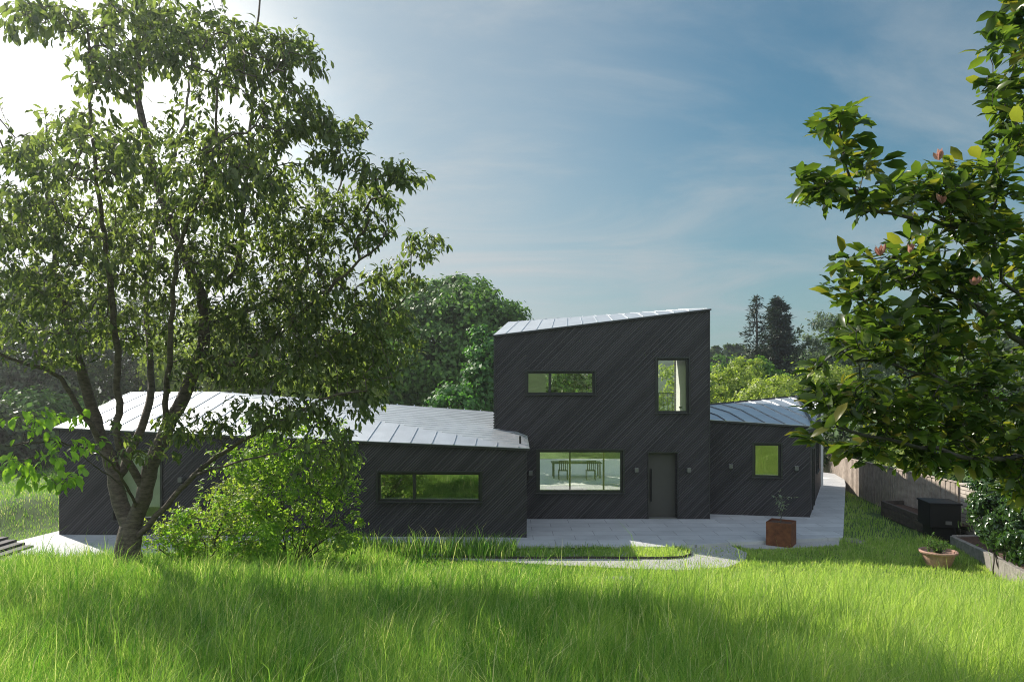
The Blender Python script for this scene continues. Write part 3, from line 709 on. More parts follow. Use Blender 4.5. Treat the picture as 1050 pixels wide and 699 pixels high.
class Tree:
    def __init__(s, seed=0, cap=60000):
        s.P = np.zeros((cap, 3)); s.par = -np.ones(cap, int); s.n = 0; s.r = np.random.default_rng(seed); s.fix = {}; s.tips = []
    def add(s, p, par):
        s.P[s.n] = p; s.par[s.n] = par; s.n += 1; return s.n - 1
    def limb(s, pts, par=-1, step=.2, r0=None, r1=None, wob=.015):
        """polyline smoothed"""
        pts = [np.array(p, float) for p in pts]
        if par >= 0: pts = [s.P[par].copy()] + pts
        # catmull-rom
        out = []
        for i in range(len(pts) - 1):
            p0 = pts[max(i - 1, 0)]; p1 = pts[i]; p2 = pts[i + 1]; p3 = pts[min(i + 2, len(pts) - 1)]
            k = max(2, int(np.linalg.norm(p2 - p1) / step))
            for j in range(k):
                t = j / k; out.append(.5 * (2 * p1 + (p2 - p0) * t + (2 * p0 - 5 * p1 + 4 * p2 - p3) * t * t + (3 * p1 - p0 - 3 * p2 + p3) * t ** 3))
        out.append(pts[-1]); ids = []
        for k, p in enumerate(out):
            if k == 0 and par >= 0: ids.append(par); continue
            par = s.add(p + s.r.normal(0, wob, 3) * (k > 0), par); ids.append(par)
        if r0:
            for k, i in enumerate(ids): s.fix[i] = max(s.fix.get(i, 0), r0 + (r1 - r0) * k / max(1, len(ids) - 1))
        return ids
    def grow(s, A, step=.16, sag=.12, minid=0, pull=0.35):
        c = A.mean(0) if len(A) else 0
        d0 = np.array([np.min(np.sum((s.P[minid:s.n] - a) ** 2, 1)) for a in A]); order = np.argsort(d0)
        base = s.P[minid].copy()
        for k in order:
            a = A[k]; D = s.P[minid:s.n] - a
            dist = np.sqrt((D ** 2).sum(1)) + pull * np.maximum(0, np.linalg.norm(s.P[minid:s.n] - base, axis=1) - np.linalg.norm(a - base))
            j = int(np.argmin(dist)) + minid
            p = s.P[j].copy(); L = np.linalg.norm(a - p); m = max(2, int(L / step)); par = j
            bow = s.r.normal(0, .06, 3) * L + np.array([0, 0, sag * L])
            for q in range(1, m + 1):
                t = q / m; par = s.add(p + (a - p) * t + bow * math.sin(math.pi * t) + s.r.normal(0, .01, 3), par)
            s.tips.append(par)
    def radii(s, r0=.004, ex=.5, rmax=1):
        n = s.n; cnt = np.zeros(n); has = np.zeros(n, bool)
        for i in range(n):
            if s.par[i] >= 0: has[s.par[i]] = True
        cnt[~has] = 1
        # parents always precede children
        for i in range(n - 1, -1, -1):
            if s.par[i] >= 0: cnt[s.par[i]] += cnt[i]
        rad = np.minimum(r0 * cnt ** ex, rmax)
        for k, v in s.fix.items(): rad[k] = v
        for i in range(n):
            if s.par[i] >= 0 and i not in s.fix: rad[i] = min(rad[i], rad[s.par[i]])
        s.cnt = cnt; return rad

def leaves_on(tr, rad, rmax, per, L, W, droop=0.6, out=0.8, rr=None, spread=.04, tipbonus=4, uprnd=.35, dirbias=(0, 0, 0)):
    r = tr.r; ids = np.where(rad[:tr.n] <= rmax)[0]; ids = ids[tr.par[ids] >= 0]
    rep = np.repeat(ids, per); tips = np.array(tr.tips); rep = np.concatenate([rep, np.repeat(tips, tipbonus)])
    n = len(rep); T = nrm(tr.P[rep] - tr.P[tr.par[rep]])
    S = nrm(np.cross(T, [0, 0, 1]) + 1e-6) * np.where(r.random(n) < .5, -1, 1)[:, None]
    D = T * r.uniform(.2, 1.0, n)[:, None] + S * out * r.uniform(.3, 1.1, n)[:, None] + r.normal(0, .35, (n, 3)); D[:, 2] -= droop * r.uniform(.4, 1.4, n)
    D += np.array(dirbias)
    U = np.tile([0, 0, 1.0], (n, 1)) + r.normal(0, uprnd, (n, 3))
    P = tr.P[rep] - T * (r.random(n)[:, None] * np.linalg.norm(tr.P[rep] - tr.P[tr.par[rep]], axis=1)[:, None]) + r.normal(0, spread, (n, 3))
    l = L * r.uniform(.55, 1.15, n); w = W * r.uniform(.8, 1.2, n) * l / L
    return P, D, U, l, w

def blob_points(blobs, r):
    out = []
    for (x, y, rx, ry, d, rd, n) in blobs:
        k = 0
        while k < n:
            q = r.uniform(-1, 1, 3)
            if (q ** 2).sum() > 1: continue
            out.append(at(x + q[0] * rx, y + q[1] * ry, d + q[2] * rd)); k += 1
    return np.array(out)

# ---- the cherry tree on the left
TDp = 12.5
cb = at(133, 588, TDp)
cb[2] = float(terr(cb[0], cb[1])) - .05
cherry = thing('cherry_tree', cb, 'large multi-stemmed cherry tree in the long grass before the left wing', 'tree')
tr = Tree(5)
dd = lambda k: TDp + k
trunk = tr.limb([cb, at(132, 560, TDp), at(134, 540, TDp)], -1, .12, .27, .20)
t0 = trunk[-1]; tlow = trunk[-3]
Lm = tr.limb([at(124, 515, dd(.1)), at(115, 475, dd(.2)), at(97, 430, dd(.3)), at(80, 365, dd(.2)), at(63, 300, dd(-.1)), at(52, 235, dd(-.6)), at(44, 175, dd(-1.1))], t0, .18, .145, .02)
Rm = tr.limb([at(146, 510, dd(-.1)), at(158, 470, dd(-.2)), at(176, 430, dd(-.2)), at(194, 395, dd(0)), at(210, 345, dd(.2)), at(205, 300, dd(.3)), at(180, 242, dd(.2)), at(160, 186, dd(.0)), at(142, 92, dd(-.4)), at(146, -10, dd(-.8)), at(150, -110, dd(-1))], t0, .18, .145, .02)
def mid(ids, f): return ids[int(f * (len(ids) - 1))]
tr.limb([at(124, 459, dd(-.5)), at(121, 400, dd(-.8)), at(118, 330, dd(-1.4)), at(108, 250, dd(-2.2)), at(95, 150, dd(-3.0)), at(90, 40, dd(-3.5))], mid(Rm, .07), .18, .07, .015)
tr.limb([at(148, 430, dd(.6)), at(155, 380, dd(1.2)), at(150, 310, dd(2)), at(160, 220, dd(2.6)), at(190, 120, dd(3)), at(200, 20, dd(3))], mid(Lm, .12), .18, .08, .015)
tr.limb([at(60, 388, dd(-.4)), at(20, 372, dd(-.9)), at(-30, 350, dd(-1.4)), at(-90, 300, dd(-1.8))], mid(Lm, .22), .18, .06, .012)
tr.limb([at(171, 400, dd(-.6)), at(176, 340, dd(-1.2)), at(182, 260, dd(-2)), at(215, 170, dd(-2.6)), at(225, 70, dd(-3))], mid(Rm, .17), .18, .055, .012)
b1 = tr.limb([at(240, 280, dd(.5)), at(252, 200, dd(.5)), at(258, 110, dd(.3)), at(262, 40, dd(.0)), at(272, -30, dd(-.3))], mid(Rm, .42), .18, .05, .012)
b2 = tr.limb([at(250, 370, dd(-.4)), at(310, 320, dd(-.9)), at(360, 275, dd(-1.3)), at(400, 240, dd(-1.6))], mid(Rm, .30), .18, .065, .012)
b3 = tr.limb([at(260, 395, dd(.4)), at(330, 360, dd(.8)), at(400, 320, dd(1.0)), at(430, 285, dd(1.0))], mid(Rm, .28), .18, .055, .01)
b4 = tr.limb([at(205, 482, dd(-.4)), at(250, 452, dd(-.8)), at(300, 425, dd(-1.2)), at(345, 405, dd(-1.5)), at(375, 400, dd(-1.7))], tlow, .18, .062, .01)
b5 = tr.limb([at(240, 474, dd(-.8)), at(285, 464, dd(-1.1)), at(330, 450, dd(-1.4))], mid(b4, .35), .18, .025, .008)
b6 = tr.limb([at(290, 300, dd(1.5)), at(330, 240, dd(2.0)), at(350, 180, dd(2.2)), at(345, 130, dd(2.2))], mid(Rm, .36), .18, .05, .01)
b7 = tr.limb([at(110, 470, dd(-1.6)), at(70, 455, dd(-2.8)), at(40, 452, dd(-3.6)), at(5, 458, dd(-4.2))], mid(Rm, .05), .18, .028, .008)
blobs = [
    # x, y, rx, ry, depth, rd, n
    (60, 250, 110, 70, 11.5, 2.5, 230), (170, 255, 85, 70, 13.0, 2.5, 210), (270, 285, 85, 65, 12.5, 2.2, 210),
    (340, 320, 70, 60, 12.3, 2.0, 150), (390, 345, 45, 50, 12.2, 1.5, 85), (50, 330, 90, 50, 12, 2.5, 130), (180, 340, 90, 35, 13, 2, 90), (290, 370, 90, 32, 12, 2, 110),
    (180, 170, 80, 60, 12.0, 2.5, 130), (80, 150, 75, 45, 10.5, 2, 75), (245, 180, 60, 60, 12, 2, 110), (300, 215, 50, 50, 12, 1.5, 85),
    (355, 235, 55, 25, 11.5, 1.0, 45), (405, 178, 38, 14, 11.2, .5, 24), (375, 205, 40, 18, 11.4, .7, 24), (340, 130, 48, 16, 11.6, .7, 32), (290, 110, 40, 35, 11.8, 1.2, 48),
    (345, 165, 40, 16, 11.6, .7, 20), (435, 252, 26, 16, 12.8, .5, 18), (410, 285, 30, 25, 12.8, .7, 26), (300, 48, 24, 18, 11.6, .5, 14), (262, 60, 34, 40, 11.8, .8, 36),
    (200, 60, 70, 55, 12, 2, 80), (130, 40, 70, 40, 11, 2, 60), (40, 18, 50, 18, 9.5, 1.2, 24), (110, 75, 40, 25, 10.5, 1.2, 24), (-60, 250, 60, 140, 12, 3, 110), (-80, 100, 80, 60, 12, 3, 30),
    (180, -50, 80, 30, 12, 1.5, 14), (40, -40, 90, 30, 11, 1.5, 12),
    (330, 455, 60, 40, 10.6, .7, 12), (280, 415, 60, 18, 11, .7, 12), (120, 455, 40, 22, 11.4, .8, 7), (165, 450, 30, 18, 11.4, .6, 6), (300, 60, 36, 30, 11.6, .8, 20), (150, 20, 90, 30, 11, 1.5, 40),
    (330, 420, 55, 22, 11.2, .9, 26), (385, 395, 30, 22, 11.4, .8, 22), (265, 425, 45, 20, 11.8, 1, 24), (345, 470, 26, 30, 11, .5, 12), (200, 435, 40, 20, 11.6, .8, 24), (215, 380, 45, 20, 12, 1.4, 20),
    (15, 200, 60, 55, 10, 2, 60),
]
blobs = [b[:4] + (b[4] * (.88 if b[1] < 200 else 1), b[5] * .85, int(b[6] * 1.75)) for b in blobs]
A = blob_points(blobs, tr.r)
tr.grow(A, minid=len(trunk))
rad = tr.radii(.0037, .43, .045)
tube_mesh(tr.P[:tr.n], tr.par[:tr.n], rad, 'trunk', M['cherrybark'], cherry)
P, D, U, l, w = leaves_on(tr, rad, .0062, 3, .155, .056, droop=.75, tipbonus=4, spread=.06)
np_mesh('crown', leaf_verts(P, D, U, l, w, .25, .15), LEAF8, 8, len(P), M['cherryleaf'], tr.r.random(len(P)), cherry)
print('cherry leaves', len(P), 'nodes', tr.n)
# low near sprays of the same tree: larger bright leaves hanging on the left
tr2 = Tree(8); s0 = tr2.limb([tr.P[b7[4]], at(60, 452, 9.4), at(20, 456, 8.4)], -1, .2, .01, .006)
A = blob_points([(40, 432, 55, 12, 8.9, .6, 12), (60, 480, 45, 22, 8.8, .6, 16), (10, 480, 25, 22, 8.6, .6, 9), (85, 455, 30, 14, 9.3, .4, 6)], tr2.r); tr2.grow(A)
rad2 = tr2.radii(.0035, .4, .01)
tube_mesh(tr2.P[:tr2.n], tr2.par[:tr2.n], rad2, 'hanging_branch', M['cherrybark'], cherry)
P, D, U, l, w = leaves_on(tr2, rad2, .006, 1, .15, .075, droop=.9, tipbonus=4)
np_mesh('hanging_leaves', leaf_verts(P, D, U, l, w, .25, .15), LEAF8, 8, len(P), M['limeleaf'], tr2.r.random(len(P)), cherry)

# ---- magnolia on the right, trunk outside the frame
mb_ = np.array([6.6, 6.4, 0]); mb_[2] = float(terr(mb_[0], mb_[1])) - .05
mag = thing('magnolia_tree', mb_, 'big leaved magnolia with pink buds reaching in from the right', 'tree')
tr = Tree(21)
tk = tr.limb([mb_, mb_ + [-.1, .05, 1.0], mb_ + [-.2, 0, 1.9]], -1, .15, .14, .11)
q = tk[-1]
l1 = tr.limb([at(1130, 420, 5.8), at(1060, 360, 5.4), at(980, 300, 5.1), at(915, 262, 4.9)], q, .12, .05, .012)
l2 = tr.limb([at(1090, 470, 5.5), at(1000, 470, 5.0), at(930, 455, 4.8), at(860, 440, 4.7)], q, .12, .04, .01)
l3 = tr.limb([at(1120, 340, 5.6), at(1075, 250, 5.2), at(1010, 235, 4.9), at(950, 228, 4.7), at(900, 215, 4.6), at(872, 190, 4.55), at(862, 150, 4.5), at(858, 125, 4.5)], q, .12, .04, .006)
l4 = tr.limb([at(1150, 250, 5.6), at(1100, 130, 5.2), at(1060, 60, 5.0), at(1035, 0, 4.9)], q, .12, .04, .01)
l5 = tr.limb([at(1060, 330, 5.2), at(1018, 250, 4.9), at(1030, 180, 4.8), at(1045, 120, 4.8)], mid(l1, .35), .12, .02, .006)
l6 = tr.limb([at(1000, 400, 5.1), at(920, 375, 4.8), at(850, 365, 4.7)], mid(l1, .25), .12, .025, .007)
blobs = [
    (858, 122, 34, 16, 4.5, .2, 15), (835, 185, 20, 14, 4.5, .2, 8), (850, 190, 30, 22, 4.55, .25, 20), (868, 155, 12, 16, 4.5, .15, 5), (890, 165, 16, 12, 4.5, .2, 6), (895, 205, 28, 22, 4.6, .25, 14), (945, 200, 45, 26, 4.7, .3, 32), (990, 200, 45, 38, 4.8, .3, 40), (1040, 160, 30, 50, 4.9, .4, 22),
    (1035, 35, 24, 42, 4.9, .4, 26), (1040, 120, 26, 40, 4.9, .4, 26), (1010, 235, 45, 25, 4.8, .3, 34), (1020, 85, 18, 24, 4.9, .3, 8), (1080, 60, 50, 80, 5.1, .5, 30),
    (880, 285, 42, 30, 4.9, .4, 34), (950, 270, 50, 35, 5, .4, 50), (1030, 290, 60, 60, 5.2, .5, 90), (1100, 300, 60, 90, 5.5, .6, 60),
    (890, 345, 38, 28, 4.8, .4, 40), (935, 340, 55, 40, 5, .5, 85), (1010, 380, 70, 50, 5.3, .5, 120), (880, 412, 45, 28, 4.8, .4, 58), (940, 420, 60, 40, 5, .5, 105),
    (1020, 450, 60, 35, 5.3, .5, 110), (905, 462, 45, 14, 4.9, .3, 26), (980, 470, 50, 16, 5.1, .3, 34), (1060, 490, 40, 30, 5.4, .4, 45), (832, 400, 16, 30, 4.7, .2, 10), (836, 440, 14, 14, 4.6, .2, 7),
    (1100, 420, 60, 80, 5.6, .6, 50)]
blobs = [b[:6] + (int(b[6] * (.85 if b[1] > 300 else 1.0)),) for b in blobs]
A = blob_points(blobs, tr.r); tr.grow(A, step=.07, sag=-.05, minid=len(tk), pull=.5)
rad = tr.radii(.0026, .42, .02)
tube_mesh(tr.P[:tr.n], tr.par[:tr.n], rad, 'trunk', M['magbark'], mag)
P, D, U, l, w = leaves_on(tr, rad, .0035, 1, .145, .062, droop=.02, out=.9, tipbonus=4, spread=.02, uprnd=.5)
np_mesh('crown', leaf_verts(P, D, U, l, w, .18, .16), LEAF8, 8, len(P), M['magleaf'], tr.r.random(len(P)), mag, smooth=True)
print('magnolia leaves', len(P))
for (x, y) in ((903, 258), (933, 255), (963, 160), (1000, 288), (966, 205)):
    c = at(x, y, 4.55 if x < 985 else 4.7); n = 7; r = tr.r
    Dp = np.stack([r.normal(0, .3, n), r.normal(0, .3, n), np.ones(n)], 1); Up = nrm(r.normal(0, 1, (n, 3)))
    np_mesh('flower', leaf_verts(np.tile(c, (n, 1)) - [0, 0, .03], Dp, Up, r.uniform(.05, .085, n), np.full(n, .028), -.15, .25), LEAF8, 8, n, M['petal'], r.random(n), mag)

# ---- generic clump-based trees and shrubs
def bushy(name, base, lobes, n, L, W, mat, label, cat, bark='darkbark', trunk=None, group=None, seed=0, shell=.55, droop=.2, simple=True, stems=0, extra=None):
    """lobes: (cx,cy,cz,rx,ry,rz) world; leaves in sub-clumps through each lobe"""
    r = np.random.default_rng(seed); t = thing(name, base, label, cat, group)
    vol = np.array([l[3] * l[4] + l[4] * l[5] + l[3] * l[5] for l in lobes]); k = np.maximum(1, (n * vol / vol.sum()).astype(int))
    Ps, Ns = [], []
    for l, m_ in zip(lobes, k):
        nc = max(4, int(m_ / 45)); q = nrm(r.normal(0, 1, (nc, 3))) * (r.uniform(shell ** 3, 1, nc) ** (1 / 3))[:, None]
        cc = np.array(l[:3]) + q * np.array(l[3:]); cs = np.mean(l[3:]) * r.uniform(.12, .30, nc)
        i = r.integers(0, nc, m_); off = r.normal(0, .55, (m_, 3)); off[:, 2] *= .6
        P_ = cc[i] + off * cs[i][:, None]; Ps.append(P_); Ns.append(nrm(q[i] * .8 + nrm(off) * .8 + r.normal(0, .4, (m_, 3)) + [0, 0, .4]))
    P = np.concatenate(Ps); Nn = np.concatenate(Ns); m_ = len(P)
    ok = P[:, 2] > terr(P[:, 0], P[:, 1]) + .02; P = P[ok]; Nn = Nn[ok]; m_ = len(P)
    D = np.cross(Nn, r.normal(0, 1, (m_, 3))); D[:, 2] -= droop
    l_ = L * r.uniform(.6, 1.3, m_)
    np_mesh('crown', leaf_verts(P, D, Nn, l_, l_ * W / L, .2, .15, simple), LEAF4 if simple else LEAF8, 4 if simple else 8, m_, mat, np.clip(r.normal(.5, .25, m_), 0, 1), t)
    if trunk:
        T = Tree(seed, 6000); b = np.array(base, float); top = np.array(lobes[0][:3])
        ids = T.limb([b - [0, 0, .1], b * .6 + top * .4, top], -1, max(.3, trunk), trunk, trunk * .3)
        for l in lobes[1:]:
            T.limb([np.array(l[:3])], ids[int(len(ids) * r.uniform(.25, .7))], .5, trunk * .4, trunk * .12)
            for _ in range(2):
                T.limb([np.array(l[:3]) + r.normal(0, .45, 3) * np.array(l[3:])], ids[int(len(ids) * r.uniform(.3, .8))], .5, trunk * .2, trunk * .06)
        tube_mesh(T.P[:T.n], T.par[:T.n], T.radii(.01, .4, trunk), 'trunk', M[bark], t)
    if stems:
        T = Tree(seed, 8000); b = np.array(base, float)
        for _ in range(stems):
            l = lobes[r.integers(0, len(lobes))]; e_ = np.array(l[:3]) + r.normal(0, .4, 3) * np.array(l[3:])
            s_ = b + r.normal(0, .12, 3) * [1, 1, 0]; T.limb([s_, s_ * .5 + e_ * .5 + [0, 0, .1], e_], -1, .2, .018, .006)
        tube_mesh(T.P[:T.n], T.par[:T.n], T.radii(.006, .4, .02), 'stem', M[bark], t)
    return t

def lobe(x, y, d, rx, ry, rd=None):
    c = at(x, y, d); return (c[0], c[1], c[2], rx / F * d, (rd if rd else rx / F * d), ry / F * d)
def gbase(x, d):
    X = (x - CX) / F * d; return (X, d, float(terr(X, d)))

# shrubs by the cherry
SH1 = bushy('leafy_shrub', gbase(300, 15.6), [lobe(300, 500, 15.6, 62, 52), lobe(330, 480, 15.6, 45, 42), lobe(262, 490, 15.4, 42, 42), lobe(300, 450, 15.8, 45, 24), lobe(340, 530, 15.4, 30, 34), lobe(255, 535, 15.2, 50, 34), lobe(315, 562, 15.2, 58, 22)],
      7000, .10, .055, M['shrubleaf'], 'tall fresh green shrub before the left wing, right of the cherry', 'shrub', simple=False, stems=26, seed=31)
SH2 = bushy('leafy_shrub', gbase(205, 13.9), [lobe(215, 545, 13.9, 45, 32), lobe(180, 556, 13.8, 32, 24), lobe(255, 556, 13.8, 36, 26), lobe(235, 520, 14.1, 24, 18), lobe(215, 574, 13.7, 60, 16)],
      4500, .085, .038, M['limeleaf'], 'low lime green shrub at the foot of the cherry trunk', 'shrub', simple=False, stems=16, seed=32)
def shoots(par, base, blobs, seed, L, W, mat):
    T = Tree(seed, 30000); b = np.array(base, float); T.limb([b, b + [0, 0, .15]], -1, .1)
    for _ in range(16):
        e_ = b + T.r.normal(0, 1, 3) * [.5, .3, 0] + [0, 0, .7]; T.limb([e_], 1, .15)
    T.grow(blob_points(blobs, T.r), step=.12, sag=.05)
    rd = T.radii(.0035, .4, .025); tube_mesh(T.P[:T.n], T.par[:T.n], rd, 'shoot', M['darkbark'], par)
    P, D, U, l, w = leaves_on(T, rd, .0052, 3, L, W, droop=.2, tipbonus=5, spread=.03)
    np_mesh('shoot_leaves', leaf_verts(P, D, U, l, w), LEAF8, 8, len(P), mat, T.r.random(len(P)), par)
shoots(SH1, gbase(300, 15.6), [(305, 490, 70, 70, 15.4, 1.0, 280), (345, 500, 36, 50, 15.2, .6, 70), (240, 500, 40, 50, 15.2, .6, 80), (300, 440, 60, 26, 15.5, .7, 70)], 131, .11, .055, M['shrubleaf'])
shoots(SH2, gbase(205, 13.9), [(210, 546, 60, 34, 13.7, .7, 190), (165, 550, 26, 22, 13.6, .4, 40), (240, 510, 30, 24, 13.8, .5, 50)], 132, .085, .034, M['yellowleaf'])
# background
grp = 'woodland trees behind the house'
bushy('broadleaf_tree', gbase(468, 44), [lobe(468, 345, 44, 62, 55), lobe(440, 330, 44, 45, 42), lobe(500, 330, 43, 38, 34), lobe(478, 308, 45, 36, 24), lobe(440, 380, 43, 60, 40), lobe(520, 360, 44, 28, 45)],
      42000, .32, .19, M['woodleaf'], 'tall dark green tree rising just left of the centre block', 'tree', trunk=.4, group=grp, seed=41)
bushy('ivy_covered_tree', gbase(498, 36), [lobe(500, 365, 36, 22, 34), lobe(498, 400, 36, 26, 35), lobe(512, 385, 36, 18, 50), lobe(470, 415, 35, 30, 22)],
      13000, .24, .17, M['ivyleaf'], 'bright green climber covered tree close behind the left roof', 'tree', trunk=.25, seed=42)
for i, (x, y, d, rx, ry, mt, lb) in enumerate((
        (385, 375, 42, 50, 45, 'woodleaf', 'mid green tree behind the tips of the cherry branches'), (300, 350, 50, 70, 60, 'darkleaf', 'dark tree behind the middle of the cherry crown'),
        (215, 365, 46, 60, 50, 'yellowleaf', 'yellowish green tree above the left roof'), (120, 355, 52, 70, 60, 'darkleaf', 'dark tree above the left end of the roof'),
        (40, 345, 44, 65, 75, 'darkleaf', 'dark tree at the left edge beyond the lawn'), (-60, 350, 48, 70, 80, 'darkleaf', 'dark tree just outside the left edge'),
        (40, 440, 38, 60, 40, 'woodleaf', 'low spreading tree at the left end of the house'), (340, 395, 38, 50, 26, 'yellowleaf', 'low yellow green bush behind the left roof'),
        (-30, 450, 34, 60, 40, 'darkleaf', 'dark bush beyond the garden steps'))):
    bushy('broadleaf_tree' if ry > 41 else 'background_bush', gbase(x, d), [lobe(x, y, d, rx, ry), lobe(x - rx * .5, y + ry * .3, d, rx * .6, ry * .6), lobe(x + rx * .5, y + ry * .2, d, rx * .6, ry * .65), lobe(x, y - ry * .6, d, rx * .5, ry * .4), lobe(x, y + ry * .7, d, rx * .9, ry * .5)],
          13000, .34, .2, M[mt], lb, 'tree' if ry > 41 else 'bush', trunk=.3, group=grp, seed=50 + i)
for i, (x, y) in enumerate(((-14, -26), (-4, -31), (7, -27), (17, -24))):
    zb_ = float(terr(x, y)); bushy('broadleaf_tree', (x, y, zb_), [(x, y, zb_ + 4, 4, 3.5, 3.2), (x - 2.5, y, zb_ + 2.6, 2.6, 2.5, 2.2), (x + 2.5, y, zb_ + 2.8, 2.6, 2.5, 2.4)], 5000, .45, .28, M['woodleaf'],
          ['broad tree at the top of the meadow, farthest left behind the viewpoint', 'broad tree at the top of the meadow, left of centre behind the viewpoint', 'broad tree at the top of the meadow, right of centre behind the viewpoint', 'broad tree at the top of the meadow, farthest right behind the viewpoint'][i], 'tree', trunk=.25, group='trees at the top of the meadow', seed=140 + i)
# conifers
def conifer(x, ytop, d, ybot, wpx, label, mat, seed, sparse=1.0):
    r = np.random.default_rng(seed); b = gbase(x, d); top = at(x, ytop, d); hgt = top[2] - b[2]
    t = thing('conifer', b, label, 'tree', 'tall conifers beyond the right wing')
    Ps, Ds, Us = [], [], []; T = Tree(seed, 9000); ids = T.limb([np.array(b), np.array(b) * .5 + top * .5, top], -1, .4, .28, .03)
    nw = int(34 * sparse)
    for k in range(nw):
        f = (k + .5) / nw; z = b[2] + hgt * (.1 + .9 * f); R_ = wpx / F * d * (1 - f) ** .7 * r.uniform(.5, 1.2) + .15
        for q in range(5):
            a = r.uniform(0, 6.28); dirv = np.array([math.cos(a), math.sin(a), -.12]); nn = int(60 * (1.2 - f) * sparse) + 8
            s_ = r.uniform(.1, 1, nn); P_ = np.array([top[0] * (f) + b[0] * (1 - f), d, z]) + dirv * (s_ * R_)[:, None]; P_[:, 2] += .25 * (s_ ** 2) * R_ * .5
            Ps.append(P_ + r.normal(0, .13, (nn, 3))); dd_ = dirv + r.normal(0, .5, (nn, 3)); Ds.append(dd_); Us.append(r.normal(0, .5, (nn, 3)) + [0, 0, 1])
            j = ids[min(len(ids) - 1, int((.1 + .9 * f) * len(ids)))]; T.limb([T.P[j] + dirv * R_ * .9 + [0, 0, .1]], j, .6, .04, .015)
    P = np.concatenate(Ps); D = np.concatenate(Ds); U = np.concatenate(Us); n = len(P)
    np_mesh('crown', leaf_verts(P, D, U, r.uniform(.25, .55, n), r.uniform(.08, .14, n), simple=True), LEAF4, 4, n, M[mat], r.random(n), t)
    tube_mesh(T.P[:T.n], T.par[:T.n], T.radii(.02, .4, .1), 'trunk', M['darkbark'], t)
conifer(776, 304, 62, 400, 27, 'tall sparse conifer, left of the two beyond the right wing', 'coniferleaf', 71, .75)
conifer(798, 306, 60, 402, 38, 'dense near black conifer, right of the two beyond the right wing', 'coniferleaf', 72, 2.0)
bushy('pale_tree', gbase(848, 58), [lobe(845, 352, 58, 34, 32), lobe(870, 345, 58, 34, 28), lobe(828, 365, 58, 20, 24), lobe(900, 355, 58, 40, 34), lobe(860, 390, 58, 50, 30)], 13000, .34, .13, M['paleleaf'], 'grey green tree right of the dark conifers', 'tree', trunk=.3, seed=73, shell=.3)
bushy('flowering_bush', gbase(760, 44), [lobe(757, 400, 44, 30, 26), lobe(738, 405, 43, 22, 30), lobe(762, 380, 45, 22, 16), lobe(735, 425, 42, 22, 20), lobe(695, 400, 44, 24, 34), lobe(650, 420, 43, 30, 30)], 15000, .22, .14, M['yellowleaf'], 'pale yellow green bush beside the edge of the centre block', 'bush', trunk=.15, seed=74)
bushy('dark_bush', gbase(790, 46), [lobe(778, 382, 47, 20, 16), lobe(790, 395, 46, 24, 14)], 5000, .26, .15, M['woodleaf'], 'darker green bush below the conifers', 'bush', trunk=.15, seed=75)
bushy('flowering_bush', gbase(815, 40), [lobe(800, 402, 40, 34, 16), lobe(830, 395, 41, 30, 20), lobe(855, 400, 40, 30, 26), lobe(790, 412, 39, 40, 14)], 14000, .20, .12, M['yellowleaf'], 'wide yellow green bush behind the roof of the right wing', 'bush', trunk=.15, seed=76)
for i, (x, y, rx, ry) in enumerate(((733, 368, 9, 12), (744, 365, 8, 12), (756, 362, 9, 10), (722, 372, 10, 16))):
    bushy('distant_tree', gbase(x, 120), [lobe(x, y, 120, rx, ry), lobe(x, y + 16, 120, rx * 1.3, 14)], 1800, .9, .5, M['darkleaf'], ['far tree just right of the centre block', 'far tree second right of the centre block', 'far tree nearest to the sparse conifer', 'far tree hidden by the edge of the centre block'][i], 'tree', trunk=.3, group='far trees on the horizon', seed=80 + i)
for i, (x, y, d, rx, ry, mt) in enumerate(((590, 385, 48, 60, 40, 'woodleaf'), (740, 388, 75, 30, 24, 'woodleaf'), (785, 380, 78, 36, 26, 'darkleaf'), (835, 378, 74, 40, 28, 'woodleaf'), (890, 372, 70, 44, 34, 'darkleaf'), (960, 372, 66, 50, 40, 'woodleaf'), (1040, 375, 60, 60, 44, 'darkleaf'))):
    bushy('broadleaf_tree', gbase(x, d), [lobe(x, y, d, rx, ry), lobe(x - rx * .5, y + ry * .3, d, rx * .6, ry * .7), lobe(x + rx * .5, y + ry * .3, d, rx * .6, ry * .6), lobe(x, y + ry * .6, d, rx, ry * .6)], 8000, .42, .25, M[mt],
          ['round tree seen through the upper windows of the centre block', 'green tree on the slope just right of the centre block', 'dark tree on the slope below the conifers', 'green tree on the slope below the grey green tree', 'dark tree on the slope at the edge of the magnolia', 'green tree on the slope behind the magnolia', 'dark tree on the slope behind the outer magnolia twigs'][i], 'tree', trunk=.3, group='trees on the far slope', seed=160 + i)
# hedge beyond the fence on the right
for i, (x, y, d, rx, ry, mt) in enumerate(((865, 440, 36, 36, 26, 'darkleaf'), (920, 430, 33, 44, 36, 'darkleaf'), (985, 430, 29, 50, 40, 'woodleaf'), (1060, 430, 26, 50, 50, 'darkleaf'), (930, 462, 30, 30, 14, 'yellowleaf'))):
    bushy('hedge_shrub', gbase(x, d), [lobe(x, y, d, rx, ry), lobe(x - rx * .5, y + ry * .4, d, rx * .6, ry * .6), lobe(x + rx * .5, y + ry * .4, d, rx * .6, ry * .7), lobe(x, y + ry, d, rx, ry * .6)], 6000, .17, .10, M[mt],
          ['dark shrub behind the far end of the long fence', 'dark rounded shrub behind the middle of the long fence', 'green shrub behind the fence corner', 'dark shrub behind the stone wall', 'low yellowish shrub peeping over the long fence'][i], 'shrub', trunk=.1, group='shrubs beyond the fence', seed=90 + i)
